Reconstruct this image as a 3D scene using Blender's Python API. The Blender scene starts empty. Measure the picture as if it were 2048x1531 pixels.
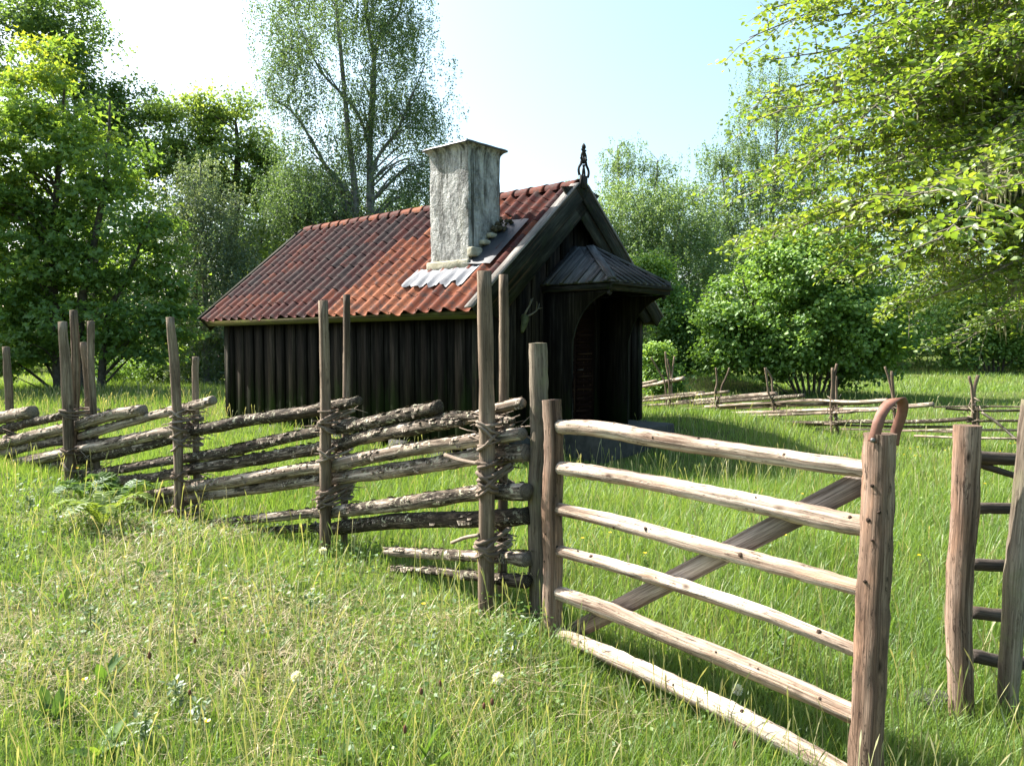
import bpy, math, random
import numpy as np
from mathutils import Vector, Matrix

# ------------------------------------------------------------------ camera, sky, sun, exposure
SC = bpy.context.scene
COL = SC.collection
F, CX, CY, EYE = 1530.0, 1024.0, 765.5, 1.65
PITCH = math.atan((765.5 - 687.0) / F)
cP, sP = math.cos(PITCH), math.sin(PITCH)
cam_d = bpy.data.cameras.new("camera")
cam = bpy.data.objects.new("camera", cam_d)
COL.objects.link(cam)
cam.location = (0, 0, EYE)
cam.rotation_euler = (math.radians(90) - PITCH, 0, 0)
cam_d.sensor_fit = 'HORIZONTAL'
cam_d.sensor_width = 36.0
cam_d.lens = F / 2048.0 * 36.0
cam_d.clip_start = 0.05
cam_d.clip_end = 3000
SC.camera = cam

SUN_H = Vector((-0.895, 0.445, 0)).normalized()      # horizontal direction towards the sun
SUN_EL = math.radians(46.5)
world = bpy.data.worlds.new("World")
SC.world = world
world.use_nodes = True
wn = world.node_tree.nodes
sky = wn.new("ShaderNodeTexSky")
sky.sky_type = 'NISHITA'
sky.sun_disc = False
sky.sun_elevation = SUN_EL
sky.sun_rotation = math.atan2(SUN_H.x, SUN_H.y)
sky.air_density = 1.0
sky.dust_density = 3.0
sky.ozone_density = 1.0
bg = wn["Background"]
bg.inputs["Strength"].default_value = 0.095
sky_hue = wn.new("ShaderNodeHueSaturation")          # turns the sky's hue a little towards cyan
sky_hue.inputs["Saturation"].default_value = 1.0
sky_hue.inputs["Hue"].default_value = 0.475
world.node_tree.links.new(sky.outputs[0], sky_hue.inputs["Color"])
world.node_tree.links.new(sky_hue.outputs[0], bg.inputs["Color"])

sun_d = bpy.data.lights.new("sun", 'SUN')
sun_d.energy = 5.0
sun_d.angle = math.radians(0.5)
sun_d.color = (1.0, 0.95, 0.86)
sun = bpy.data.objects.new("sun", sun_d)
COL.objects.link(sun)
S = Vector((SUN_H.x * math.cos(SUN_EL), SUN_H.y * math.cos(SUN_EL), math.sin(SUN_EL)))
sun.rotation_euler = S.to_track_quat('Z', 'Y').to_euler()
sun.location = (-20, 10, 30)

SC.view_settings.view_transform = 'Standard'
SC.view_settings.look = 'None'
SC.view_settings.gamma = 1
SC.view_settings.exposure = 1.85
SC.cycles.max_bounces = 6
SC.cycles.diffuse_bounces = 3
SC.cycles.transmission_bounces = 4
SC.cycles.transparent_max_bounces = 4

R = np.random.default_rng(7)
random.seed(7)

# ------------------------------------------------------------------ helpers
def ray(x, y):
    a = (x - CX) / F; b = -(y - CY) / F
    return np.array([a, cP + b * sP, -sP + b * cP])
O = np.array([0, 0, EYE])
def at(x, y, Y):                      # point of the photograph at depth Y (metres along the ground)
    r = ray(x, y); return O + r * (Y / r[1])
def on_plane(x, y, p0, n):
    r = ray(x, y); n = np.asarray(n, float)
    return O + r * (np.dot(np.asarray(p0, float) - O, n) / np.dot(r, n))

def link(o, parent=None):
    COL.objects.link(o)
    if parent is not None: o.parent = parent
    return o
def tag(o, label=None, cat=None, group=None, kind=None):
    if label: o["label"] = label
    if cat: o["category"] = cat
    if group: o["group"] = group
    if kind: o["kind"] = kind
    return o
def thing(name, label, cat, loc=(0, 0, 0), rotz=0.0, group=None):
    o = bpy.data.objects.new(name, None)
    o.empty_display_size = 0.2
    link(o); o.location = loc; o.rotation_euler = (0, 0, rotz)
    return tag(o, label, cat, group)

def mesh_obj(name, V, polys, mat=None, parent=None, uv=None, tint=None, smooth=False):
    """V (n,3); polys: list of (m,k) int arrays; uv per vertex (n,2); tint per vertex"""
    V = np.asarray(V, np.float32).reshape(-1, 3)
    polys = [np.asarray(p, np.int32) for p in polys if len(p)]
    me = bpy.data.meshes.new(name)
    loops = np.concatenate([p.ravel() for p in polys])
    sizes = np.concatenate([np.full(len(p), p.shape[1], np.int32) for p in polys])
    starts = np.concatenate([[0], np.cumsum(sizes)[:-1]]).astype(np.int32)
    me.vertices.add(len(V)); me.vertices.foreach_set("co", V.ravel())
    me.loops.add(len(loops)); me.loops.foreach_set("vertex_index", loops)
    me.polygons.add(len(sizes)); me.polygons.foreach_set("loop_start", starts)
    if uv is not None:
        l = me.uv_layers.new(name="UVMap")
        l.data.foreach_set("uv", np.asarray(uv, np.float32)[loops].ravel())
    if tint is not None:
        a = me.attributes.new("tint", 'FLOAT', 'POINT')
        a.data.foreach_set("value", np.asarray(tint, np.float32))
    me.update(calc_edges=True)
    if smooth:
        me.polygons.foreach_set("use_smooth", np.ones(len(sizes), bool))
    if mat: me.materials.append(mat)
    o = bpy.data.objects.new(name, me)
    return link(o, parent)

class MB:
    """collects pieces and links them as ONE mesh object"""
    def __init__(s): s.V = []; s.P = {3: [], 4: []}; s.N = []; s.n = 0; s.uv = []; s.t = []
    def add(s, V, polys, uv=None, tint=0.5):
        V = np.asarray(V, float).reshape(-1, 3)
        s.V.append(V)
        for p in polys:
            p = np.asarray(p, np.int32)
            if len(p) == 0: continue
            if p.shape[1] in (3, 4): s.P[p.shape[1]].append(p + s.n)
            else: s.N.append(p + s.n)
        s.uv.append(np.zeros((len(V), 2)) if uv is None else np.asarray(uv, float))
        s.t.append(np.full(len(V), tint) if np.isscalar(tint) else np.asarray(tint, float))
        s.n += len(V)
    def box(s, a, b, tint=0.5, M=None):
        x0, y0, z0 = a; x1, y1, z1 = b
        V = np.array([[x0,y0,z0],[x1,y0,z0],[x1,y1,z0],[x0,y1,z0],[x0,y0,z1],[x1,y0,z1],[x1,y1,z1],[x0,y1,z1]], float)
        d = np.array([x1-x0, y1-y0, z1-z0]); L = int(np.argmax(d)); o = [i for i in range(3) if i != L]
        uv = np.stack([V[:, o[0]] + V[:, o[1]], V[:, L]], 1)
        if M is not None: V = V @ np.array(M)[:3, :3].T + np.array(M)[:3, 3]
        Q = [[0,3,2,1],[4,5,6,7],[0,1,5,4],[1,2,6,5],[2,3,7,6],[3,0,4,7]]
        s.add(V, [Q], uv, tint)
    def prism(s, pts, axis_vec, tint=0.5):
        """closed polygon pts (n,3) extruded by axis_vec"""
        P = np.asarray(pts, float); n = len(P); A = np.asarray(axis_vec, float)
        V = np.concatenate([P, P + A])
        i = np.arange(n); j = (i + 1) % n
        side = np.stack([i, j, j + n, i + n], 1)
        c0 = P.mean(0)
        d = np.linalg.norm(P - c0, axis=1)
        uv = np.concatenate([np.stack([P @ np.array([1,0,0.3]), P @ np.array([0,1,1.])], 1)] * 2)
        s.add(V, [side, np.arange(n)[None, ::-1], (np.arange(n) + n)[None]], uv, tint)
    def tube(s, pts, rad, nseg=8, rough=0.0, tint=0.5, cap=True, sub=1, flat=1.0, seed=None):
        V, Q, T, uv = tube(pts, rad, nseg, rough, cap, sub, flat, seed)
        s.add(V, [Q, T], uv, tint)
    def build(s, name, mat=None, parent=None, smooth=False):
        P = [np.concatenate(s.P[k]) for k in (3, 4) if s.P[k]] + s.N
        return mesh_obj(name, np.concatenate(s.V), P, mat, parent, np.concatenate(s.uv), np.concatenate(s.t), smooth)

def smooth_path(pts, rad, sub):
    pts = np.asarray(pts, float); n = len(pts)
    rad = np.full(n, rad) if np.isscalar(rad) else np.asarray(rad, float)
    if sub <= 1 or n < 2: return pts, rad
    out, ro = [], []
    P = np.concatenate([[2*pts[0]-pts[1]], pts, [2*pts[-1]-pts[-2]]])
    for i in range(n - 1):
        p0, p1, p2, p3 = P[i:i+4]
        for k in range(sub):
            t = k / sub
            out.append(0.5*((2*p1)+(-p0+p2)*t+(2*p0-5*p1+4*p2-p3)*t*t+(-p0+3*p1-3*p2+p3)*t**3))
            ro.append(rad[i]*(1-t)+rad[i+1]*t)
    out.append(pts[-1]); ro.append(rad[-1])
    return np.array(out), np.array(ro)

def tube(pts, rad, nseg=8, rough=0.0, cap=True, sub=1, flat=1.0, seed=None):
    pts, rad = smooth_path(pts, rad, sub)
    n = len(pts)
    g = np.gradient(pts, axis=0); g /= np.linalg.norm(g, axis=1)[:, None] + 1e-9
    ref = np.array([0, 0, 1.]) if abs(g[:, 2]).mean() < 0.8 else np.array([1., 0, 0])
    a = np.cross(g, ref); a /= np.linalg.norm(a, axis=1)[:, None] + 1e-9
    b = np.cross(a, g)
    th = np.linspace(0, 2*math.pi, nseg, endpoint=False)
    rg = np.random.default_rng(seed) if seed is not None else R
    rr = rad[:, None] * np.ones(nseg)
    if rough:
        w = rg.normal(0, 1, (n, nseg)); w = (w + np.roll(w, 1, 1) + np.roll(w, 1, 0)) / 1.7
        prof = rg.normal(0, 1, nseg); prof = (prof + np.roll(prof, 1)) / 1.4
        rr = rr * (1 + rough * (0.7*w + 0.8*prof[None]))
    V = pts[:, None] + a[:, None]*(np.cos(th)*rr)[..., None] + b[:, None]*(np.sin(th)*rr*flat)[..., None]
    V = V.reshape(-1, 3)
    L = np.concatenate([[0], np.cumsum(np.linalg.norm(np.diff(pts, axis=0), axis=1))])
    uv = np.stack([np.tile(th/(2*math.pi)*6.283*rad.mean(), n), np.repeat(L, nseg)], 1)
    i = np.arange(n-1)[:, None]*nseg; j = np.arange(nseg)[None]; k = (j+1) % nseg
    Q = np.stack([i+j, i+k, i+nseg+k, i+nseg+j], -1).reshape(-1, 4)
    T = np.zeros((0, 3), int)
    if cap:
        c = len(V)
        V = np.concatenate([V, [pts[0]-g[0]*rad[0]*.08, pts[-1]+g[-1]*rad[-1]*.08]])
        uv = np.concatenate([uv, [[-5, -5], [-5, -5]]])
        jj = np.arange(nseg); kk = (jj+1) % nseg
        T = np.concatenate([np.stack([np.full(nseg, c), kk, jj], 1), np.stack([np.full(nseg, c+1), (n-1)*nseg+jj, (n-1)*nseg+kk], 1)])
    return V, Q, T, uv

# lattice value noise
def _h(ix, iy, iz=0):
    h = (ix*374761393 + iy*668265263 + iz*2147483647 + 1274126177) & 0xffffffff
    h = ((h ^ (h >> 13)) * 1103515245) & 0xffffffff
    return ((h ^ (h >> 16)) & 0xffff) / 65535.0
def noise2(x, y, s=0):
    x = np.asarray(x, float); y = np.asarray(y, float)
    ix = np.floor(x).astype(np.int64); iy = np.floor(y).astype(np.int64)
    fx = x-ix; fy = y-iy; fx = fx*fx*(3-2*fx); fy = fy*fy*(3-2*fy)
    a = _h(ix, iy, s); b = _h(ix+1, iy, s); c = _h(ix, iy+1, s); d = _h(ix+1, iy+1, s)
    return (a*(1-fx)+b*fx)*(1-fy)+(c*(1-fx)+d*fx)*fy
def noise3(p, s=0):
    x, y, z = p[:, 0], p[:, 1], p[:, 2]
    iz = np.floor(z).astype(np.int64); fz = z-iz
    return noise2(x+iz*17.3, y-iz*9.1, s)*(1-fz)+noise2(x+(iz+1)*17.3, y-(iz+1)*9.1, s)*fz
def sstep(a, b, x):
    t = np.clip((x-a)/(b-a), 0, 1); return t*t*(3-2*t)

# ------------------------------------------------------------------ materials
def new_mat(name):
    m = bpy.data.materials.new(name); m.use_nodes = True
    nt = m.node_tree; nt.nodes.clear()
    out = nt.nodes.new("ShaderNodeOutputMaterial")
    return m, nt, out
def N(nt, typ, **kw):
    n = nt.nodes.new(typ)
    for k, v in kw.items():
        if k.startswith("i_"):
            key = k[2:]; n.inputs[int(key) if key.isdigit() else key].default_value = v
        else: setattr(n, k, v)
    return n
def ramp(nt, stops, fac=None, interp='LINEAR'):
    r = nt.nodes.new("ShaderNodeValToRGB"); r.color_ramp.interpolation = interp
    e = r.color_ramp.elements
    while len(e) < len(stops): e.new(0.5)
    for k, (p, c) in enumerate(stops):
        e[k].position = p; e[k].color = (*c, 1) if len(c) == 3 else c
    if fac is not None: nt.links.new(fac, r.inputs[0])
    return r
def uvmap(nt, scale, rnd=True):
    uv = N(nt, "ShaderNodeUVMap"); uv.uv_map = "UVMap"
    mp = N(nt, "ShaderNodeMapping"); mp.inputs["Scale"].default_value = scale
    nt.links.new(uv.outputs[0], mp.inputs[0])
    if rnd:
        oi = N(nt, "ShaderNodeObjectInfo")
        ma = N(nt, "ShaderNodeMath", operation='MULTIPLY'); ma.inputs[1].default_value = 37.0
        nt.links.new(oi.outputs["Random"], ma.inputs[0])
        nt.links.new(ma.outputs[0], mp.inputs["Location"])
    return mp.outputs[0]
def objmap(nt, scale, rnd=True):
    tc = N(nt, "ShaderNodeTexCoord")
    mp = N(nt, "ShaderNodeMapping"); mp.inputs["Scale"].default_value = scale
    nt.links.new(tc.outputs["Object"], mp.inputs[0])
    if rnd:
        oi = N(nt, "ShaderNodeObjectInfo")
        ma = N(nt, "ShaderNodeMath", operation='MULTIPLY'); ma.inputs[1].default_value = 53.0
        nt.links.new(oi.outputs["Random"], ma.inputs[0]); nt.links.new(ma.outputs[0], mp.inputs["Location"])
    return mp.outputs[0]
def noise(nt, vec, scale, detail=4, rough=0.6):
    n = N(nt, "ShaderNodeTexNoise"); n.inputs["Scale"].default_value = scale
    n.inputs["Detail"].default_value = detail; n.inputs["Roughness"].default_value = rough
    if vec is not None: nt.links.new(vec, n.inputs["Vector"])
    return n.outputs["Fac"]
def mixc(nt, fac, a, b, mode='MIX'):
    m = N(nt, "ShaderNodeMix", data_type='RGBA', blend_type=mode)
    for i, v in ((0, fac), (6, a), (7, b)):
        if hasattr(v, "is_output"): nt.links.new(v, m.inputs[i])
        else: m.inputs[i].default_value = v if not isinstance(v, tuple) else (*v, 1)
    return m.outputs[2]
def finish(nt, out, color, rough=0.8, bump=None, strength=0.4, dist=0.01, spec=0.3, metal=0.0):
    b = N(nt, "ShaderNodeBsdfPrincipled")
    if hasattr(color, "is_output"): nt.links.new(color, b.inputs["Base Color"])
    else: b.inputs["Base Color"].default_value = (*color, 1)
    if hasattr(rough, "is_output"): nt.links.new(rough, b.inputs["Roughness"])
    else: b.inputs["Roughness"].default_value = rough
    b.inputs["Specular IOR Level"].default_value = spec
    b.inputs["Metallic"].default_value = metal
    if bump is not None:
        bn = N(nt, "ShaderNodeBump"); bn.inputs["Strength"].default_value = strength; bn.inputs["Distance"].default_value = dist
        nt.links.new(bump, bn.inputs["Height"]); nt.links.new(bn.outputs[0], b.inputs["Normal"])
    nt.links.new(b.outputs[0], out.inputs[0])
    return b

def mat_wood(name, cols, flecks=0.0, knots=True, knot_col=(0.09, 0.055, 0.035), cracks=0.5, gscale=1.0, spec=0.2, moss=None, patch=None):
    m, nt, out = new_mat(name)
    g = uvmap(nt, (34*gscale, 1.6*gscale, 1))
    f = noise(nt, g, 1.0, 5, 0.65)
    big = noise(nt, uvmap(nt, (5, 1.3, 1)), 1.0, 3, 0.6)
    ad = N(nt, "ShaderNodeMath", operation='MULTIPLY_ADD'); nt.links.new(big, ad.inputs[0]); ad.inputs[1].default_value = 0.55
    m2 = N(nt, "ShaderNodeMath", operation='MULTIPLY'); nt.links.new(f, m2.inputs[0]); m2.inputs[1].default_value = 0.55
    nt.links.new(m2.outputs[0], ad.inputs[2])
    c = ramp(nt, [(0.40+(p-0.25)*0.52, q) for p, q in cols], ad.outputs[0]).outputs[0]
    if flecks:
        fk = ramp(nt, [(0.575, (0,0,0)), (0.61, (1,1,1))], noise(nt, uvmap(nt, (75, 13, 1)), 1.0, 5, 0.75)).outputs[0]
        fm = N(nt, "ShaderNodeMath", operation='MULTIPLY'); nt.links.new(fk, fm.inputs[0]); fm.inputs[1].default_value = flecks
        c = mixc(nt, fm.outputs[0], c, knot_col)
    if patch:
        pf = ramp(nt, [(0.5, (0,0,0)), (0.68, (1,1,1))], noise(nt, uvmap(nt, (9, 2.2, 1)), 1.0, 4, 0.7)).outputs[0]
        c = mixc(nt, pf, c, patch)
    crk = ramp(nt, [(0.0, (0,0,0)), (0.36, (0,0,0)), (0.40, (1,1,1))], noise(nt, uvmap(nt, (30, 0.6, 1)), 1.0, 2, 0.5)).outputs[0]
    inv = N(nt, "ShaderNodeMath", operation='SUBTRACT'); inv.inputs[0].default_value = 1.0; nt.links.new(crk, inv.inputs[1])
    cf = N(nt, "ShaderNodeMath", operation='MULTIPLY'); nt.links.new(inv.outputs[0], cf.inputs[0]); cf.inputs[1].default_value = cracks
    c = mixc(nt, cf.outputs[0], c, knot_col)
    if knots:
        v = N(nt, "ShaderNodeTexVoronoi"); v.inputs["Scale"].default_value = 1.0
        nt.links.new(uvmap(nt, (9, 4.2, 1)), v.inputs["Vector"])
        kf = ramp(nt, [(0.05, (1,1,1)), (0.16, (0,0,0))], v.outputs["Distance"]).outputs[0]
        c = mixc(nt, kf, c, knot_col)
    fg = noise(nt, uvmap(nt, (190*gscale, 5*gscale, 1)), 1.0, 4, 0.7)
    fr_ = ramp(nt, [(0.32, (0.45,0.43,0.41)), (0.5, (0.95,0.95,0.95)), (0.66, (1.35,1.35,1.35))], fg).outputs[0]
    c = mixc(nt, 1.0, c, fr_, 'MULTIPLY')
    kt = N(nt, "ShaderNodeAttribute"); kt.attribute_name = "tint"
    kr = ramp(nt, [(0.8, (0,0,0)), (0.9, (1,1,1))], kt.outputs["Fac"]).outputs[0]
    c = mixc(nt, kr, c, knot_col)
    if moss:
        mf = ramp(nt, [(0.52, (0,0,0)), (0.72, (1,1,1))], noise(nt, objmap(nt, (1,1,1)), 3.0, 5, 0.7)).outputs[0]
        c = mixc(nt, mf, c, moss)
    finish(nt, out, c, 0.82, fg, 0.8, 0.010, spec)
    return m

M = {}
M["peeled"] = mat_wood("peeled_wood", [(0.25, (0.13,0.085,0.06)), (0.5, (0.39,0.31,0.24)), (0.75, (0.66,0.58,0.49))], flecks=0.85, knot_col=(0.075,0.048,0.034), patch=(0.40,0.27,0.19))
M["peeled_brown"] = mat_wood("peeled_post_wood", [(0.25, (0.075,0.045,0.03)), (0.5, (0.185,0.122,0.088)), (0.75, (0.32,0.235,0.18))], flecks=0.9, knot_col=(0.035,0.022,0.015), patch=(0.27,0.165,0.11))
M["stake"] = mat_wood("weathered_stake_wood", [(0.25, (0.06,0.043,0.03)), (0.5, (0.15,0.11,0.078)), (0.78, (0.27,0.21,0.155))], flecks=0.5, knots=True, knot_col=(0.05,0.035,0.025))
M["oldpost"] = mat_wood("grey_post_wood", [(0.25, (0.045,0.035,0.026)), (0.5, (0.13,0.103,0.077)), (0.78, (0.25,0.21,0.16))], flecks=0.5, knot_col=(0.05,0.035,0.025), moss=(0.17,0.17,0.09))
M["brace"] = mat_wood("brace_plank_wood", [(0.25, (0.16,0.125,0.10)), (0.5, (0.30,0.245,0.205)), (0.78, (0.42,0.36,0.31))], knots=False)
M["darkrail"] = mat_wood("dark_rail_wood", [(0.25, (0.03,0.024,0.02)), (0.5, (0.075,0.06,0.05)), (0.78, (0.15,0.125,0.105))])
M["withy"] = mat_wood("withy_wood", [(0.25, (0.10,0.07,0.05)), (0.5, (0.19,0.145,0.11)), (0.78, (0.30,0.24,0.19))], knots=False)
M["bargeboard"] = mat_wood("weathered_barge_wood", [(0.25, (0.006,0.0066,0.005)), (0.5, (0.015,0.016,0.012)), (0.78, (0.04,0.04,0.031))], knots=False, spec=0.08, moss=(0.018,0.025,0.010))
M["capboard"] = mat_wood("grey_cap_board", [(0.25, (0.09,0.085,0.08)), (0.5, (0.17,0.16,0.15)), (0.78, (0.26,0.245,0.23))], knots=False)
M["eaveboard"] = mat_wood("mossy_eave_board", [(0.25, (0.035,0.035,0.015)), (0.5, (0.08,0.075,0.03)), (0.78, (0.14,0.13,0.05))], knots=False, moss=(0.10,0.11,0.03))
M["porchroof"] = mat_wood("grey_porch_boards", [(0.25, (0.035,0.038,0.042)), (0.5, (0.075,0.079,0.085)), (0.78, (0.16,0.16,0.16))], knots=False)
M["carved"] = mat_wood("black_carved_wood", [(0.25, (0.012,0.012,0.012)), (0.6, (0.03,0.028,0.026))], knots=False)
M["door"] = mat_wood("red_brown_door", [(0.25, (0.006,0.003,0.0022)), (0.6, (0.013,0.0055,0.0042))], knots=False, spec=0.06)

def mat_tar():
    m, nt, out = new_mat("tarred_boards")
    f = noise(nt, objmap(nt, (18, 18, 1.2), False), 1.0, 5, 0.65)
    c = ramp(nt, [(0.35, (0.0045,0.0038,0.003)), (0.5, (0.0115,0.0098,0.0078)), (0.66, (0.030,0.026,0.021))], f).outputs[0]
    g = N(nt, "ShaderNodeTexCoord"); sp = N(nt, "ShaderNodeSeparateXYZ"); nt.links.new(g.outputs["Object"], sp.inputs[0])
    # greener towards the foot of the boards, with a ragged upper edge
    nz = noise(nt, objmap(nt, (5, 5, 0.9), False), 1.0, 4, 0.7)
    ma = N(nt, "ShaderNodeMath", operation='MULTIPLY_ADD'); nt.links.new(nz, ma.inputs[0]); ma.inputs[1].default_value = 1.9
    neg = N(nt, "ShaderNodeMath", operation='MULTIPLY'); nt.links.new(sp.outputs[2], neg.inputs[0]); neg.inputs[1].default_value = -0.75
    nt.links.new(neg.outputs[0], ma.inputs[2])
    mf = ramp(nt, [(0.25, (0,0,0)), (0.7, (1,1,1))], ma.outputs[0]).outputs[0]
    c = mixc(nt, mf, c, (0.014, 0.022, 0.008))
    bt_ = N(nt, "ShaderNodeAttribute"); bt_.attribute_name = "tint"
    bc = ramp(nt, [(0.0, (0.45,0.45,0.45)), (0.7, (1.0,1.0,1.0)), (1.0, (2.0,1.9,1.8))], bt_.outputs["Fac"]).outputs[0]
    c = mixc(nt, 1.0, c, bc, 'MULTIPLY')
    finish(nt, out, c, 0.8, f, 0.5, 0.004, 0.06)
    return m
M["tar"] = mat_tar()

def mat_bark_rail():
    m, nt, out = new_mat("barked_rail_wood")
    a = noise(nt, uvmap(nt, (60, 9, 1)), 1.0, 5, 0.7)
    wood = ramp(nt, [(0.38, (0.10,0.075,0.055)), (0.5, (0.24,0.19,0.15)), (0.62, (0.50,0.43,0.36))], noise(nt, uvmap(nt, (40, 1.6, 1)), 1.0, 5, 0.6)).outputs[0]
    bark = ramp(nt, [(0.38, (0.010,0.008,0.006)), (0.5, (0.038,0.03,0.023)), (0.66, (0.12,0.095,0.07))], a).outputs[0]
    oi = N(nt, "ShaderNodeObjectInfo"); sh = N(nt, "ShaderNodeMath", operation='MULTIPLY_ADD')      # some rails keep more of their bark
    nt.links.new(oi.outputs["Random"], sh.inputs[0]); sh.inputs[1].default_value = 0.22; nt.links.new(noise(nt, uvmap(nt, (11, 2.2, 1)), 1.0, 6, 0.75), sh.inputs[2])
    bf = ramp(nt, [(0.54, (0,0,0)), (0.63, (1,1,1))], sh.outputs[0]).outputs[0]
    c = mixc(nt, bf, wood, bark)
    lf = ramp(nt, [(0.565, (0,0,0)), (0.60, (1,1,1))], noise(nt, uvmap(nt, (26, 19, 1)), 1.0, 4, 0.75)).outputs[0]
    lg = ramp(nt, [(0.4, (0,0,0)), (0.62, (1,1,1))], noise(nt, uvmap(nt, (3, 1.1, 1)), 1.0, 2, 0.5)).outputs[0]
    mm = N(nt, "ShaderNodeMath", operation='MULTIPLY'); nt.links.new(lf, mm.inputs[0]); nt.links.new(lg, mm.inputs[1])
    c = mixc(nt, mm.outputs[0], c, (0.46, 0.45, 0.33))
    finish(nt, out, c, 0.9, a, 0.9, 0.012, 0.15)
    return m
M["bark"] = mat_bark_rail()

def mat_tile():
    m, nt, out = new_mat("clay_pantile")
    t = N(nt, "ShaderNodeAttribute"); t.attribute_name = "tint"
    c = ramp(nt, [(0.0, (0.022,0.016,0.018)), (0.2, (0.036,0.015,0.016)), (0.4, (0.062,0.018,0.016)), (0.62, (0.105,0.030,0.019)), (0.82, (0.165,0.052,0.027)), (1.0, (0.24,0.088,0.045))], t.outputs["Fac"]).outputs[0]
    n1 = noise(nt, objmap(nt, (1,1,1), False), 9.0, 6, 0.7)
    c = mixc(nt, ramp(nt, [(0.46, (0,0,0)), (0.64, (0.85,0.85,0.85))], n1).outputs[0], c, (0.050,0.040,0.037))  # greyish patches that paint the tiles' pale sheen into their colour
    n2 = noise(nt, objmap(nt, (1,1,1), False), 30.0, 4, 0.7)
    c = mixc(nt, ramp(nt, [(0.66, (0,0,0)), (0.72, (0.3,0.3,0.3))], n2).outputs[0], c, (0.33,0.30,0.26))
    finish(nt, out, c, 0.75, n2, 0.25, 0.004, 0.06)
    return m
M["tile"] = mat_tile()
def mat_plaster():
    m, nt, out = new_mat("limewashed_plaster")
    lump = noise(nt, objmap(nt, (1,1,0.85), False), 15.0, 7, 0.66)
    c = ramp(nt, [(0.36, (0.15,0.15,0.145)), (0.5, (0.40,0.40,0.385)), (0.62, (0.58,0.575,0.55))], noise(nt, objmap(nt, (1,1,0.5), False), 6.0, 6, 0.7)).outputs[0]
    streak = ramp(nt, [(0.50, (0,0,0)), (0.62, (1,1,1))], noise(nt, objmap(nt, (8, 8, 0.5), False), 1.0, 5, 0.65)).outputs[0]
    c = mixc(nt, streak, c, (0.075,0.075,0.066))
    alg = ramp(nt, [(0.55, (0,0,0)), (0.75, (0.7,0.7,0.7))], noise(nt, objmap(nt, (3, 3, 0.9), False), 1.0, 5, 0.7)).outputs[0]
    c = mixc(nt, alg, c, (0.15,0.15,0.095))
    finish(nt, out, c, 0.9, lump, 1.0, 0.10, 0.1)
    return m
M["plaster"] = mat_plaster()
def mat_simple(name, c0, c1, scale, rough=0.8, bump=0.3, dist=0.01, metal=0.0, spec=0.3):
    m, nt, out = new_mat(name)
    f = noise(nt, objmap(nt, (1,1,1)), scale, 5, 0.65)
    c = ramp(nt, [(0.3, c0), (0.7, c1)], f).outputs[0]
    finish(nt, out, c, rough, f, bump, dist, spec, metal)
    return m
M["cream"] = mat_simple("cream_limewash", (0.22,0.20,0.14), (0.46,0.43,0.34), 7, 0.9, 0.8, 0.03, 0, 0.1)
M["lead"] = mat_simple("lead_flashing", (0.10,0.105,0.12), (0.19,0.20,0.22), 4, 0.65, 0.5, 0.02, 0.0, 0.3)
M["darkened_flashing"] = mat_simple("shade_darkened_flashing", (0.016,0.02,0.028), (0.04,0.046,0.058), 5, 0.45, 0.2, 0.006, 0, 0.5)  # darkened to hold the chimney's shadow on the roof flashing; the cap shares it
M["stone"] = mat_simple("grey_stone", (0.03,0.03,0.027), (0.075,0.072,0.066), 6, 0.9, 0.6, 0.02)
M["mossclod"] = mat_simple("moss_and_litter", (0.03,0.025,0.015), (0.10,0.085,0.05), 24, 0.95, 0.9, 0.03)
M["leather"] = mat_simple("brown_leather", (0.13,0.058,0.038), (0.21,0.10,0.07), 40, 0.6, 0.2, 0.002)
M["iron"] = mat_simple("dull_iron", (0.10,0.09,0.085), (0.2,0.19,0.18), 60, 0.5, 0.1, 0.001, 0.7)
M["skull"] = mat_simple("mossy_bone", (0.03,0.036,0.012), (0.09,0.095,0.04), 22, 0.8, 0.3, 0.004)
M["antler"] = mat_simple("pale_antler", (0.08,0.072,0.05), (0.18,0.16,0.12), 30, 0.7, 0.2, 0.003)
M["trunk"] = mat_simple("brown_bark", (0.035,0.03,0.024), (0.11,0.095,0.075), 9, 0.95, 0.8, 0.03)
M["birchbark"] = mat_simple("birch_bark", (0.05,0.05,0.048), (0.24,0.23,0.22), 5, 0.9, 0.4, 0.02)
M["lichenbark"] = mat_simple("lichen_grown_bark", (0.07,0.06,0.045), (0.24,0.22,0.16), 14, 0.95, 0.8, 0.02)

def mat_leaf(name, stops, trans=0.5, gloss=0.03, grough=0.5):
    m, nt, out = new_mat(name)
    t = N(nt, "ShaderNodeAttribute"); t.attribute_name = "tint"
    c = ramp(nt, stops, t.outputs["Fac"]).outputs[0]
    d = N(nt, "ShaderNodeBsdfDiffuse"); nt.links.new(c, d.inputs[0])
    tr = N(nt, "ShaderNodeBsdfTranslucent")
    tc = mixc(nt, 1.0, c, (1.35, 1.3, 0.65), 'MULTIPLY'); nt.links.new(tc, tr.inputs[0])
    mx = N(nt, "ShaderNodeMixShader"); mx.inputs[0].default_value = trans
    nt.links.new(d.outputs[0], mx.inputs[1]); nt.links.new(tr.outputs[0], mx.inputs[2])
    g = N(nt, "ShaderNodeBsdfGlossy"); g.inputs["Roughness"].default_value = grough; g.inputs[0].default_value = (0.9,0.95,1,1)
    m2 = N(nt, "ShaderNodeMixShader"); m2.inputs[0].default_value = gloss
    nt.links.new(mx.outputs[0], m2.inputs[1]); nt.links.new(g.outputs[0], m2.inputs[2])
    nt.links.new(m2.outputs[0], out.inputs[0])
    return m
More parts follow.
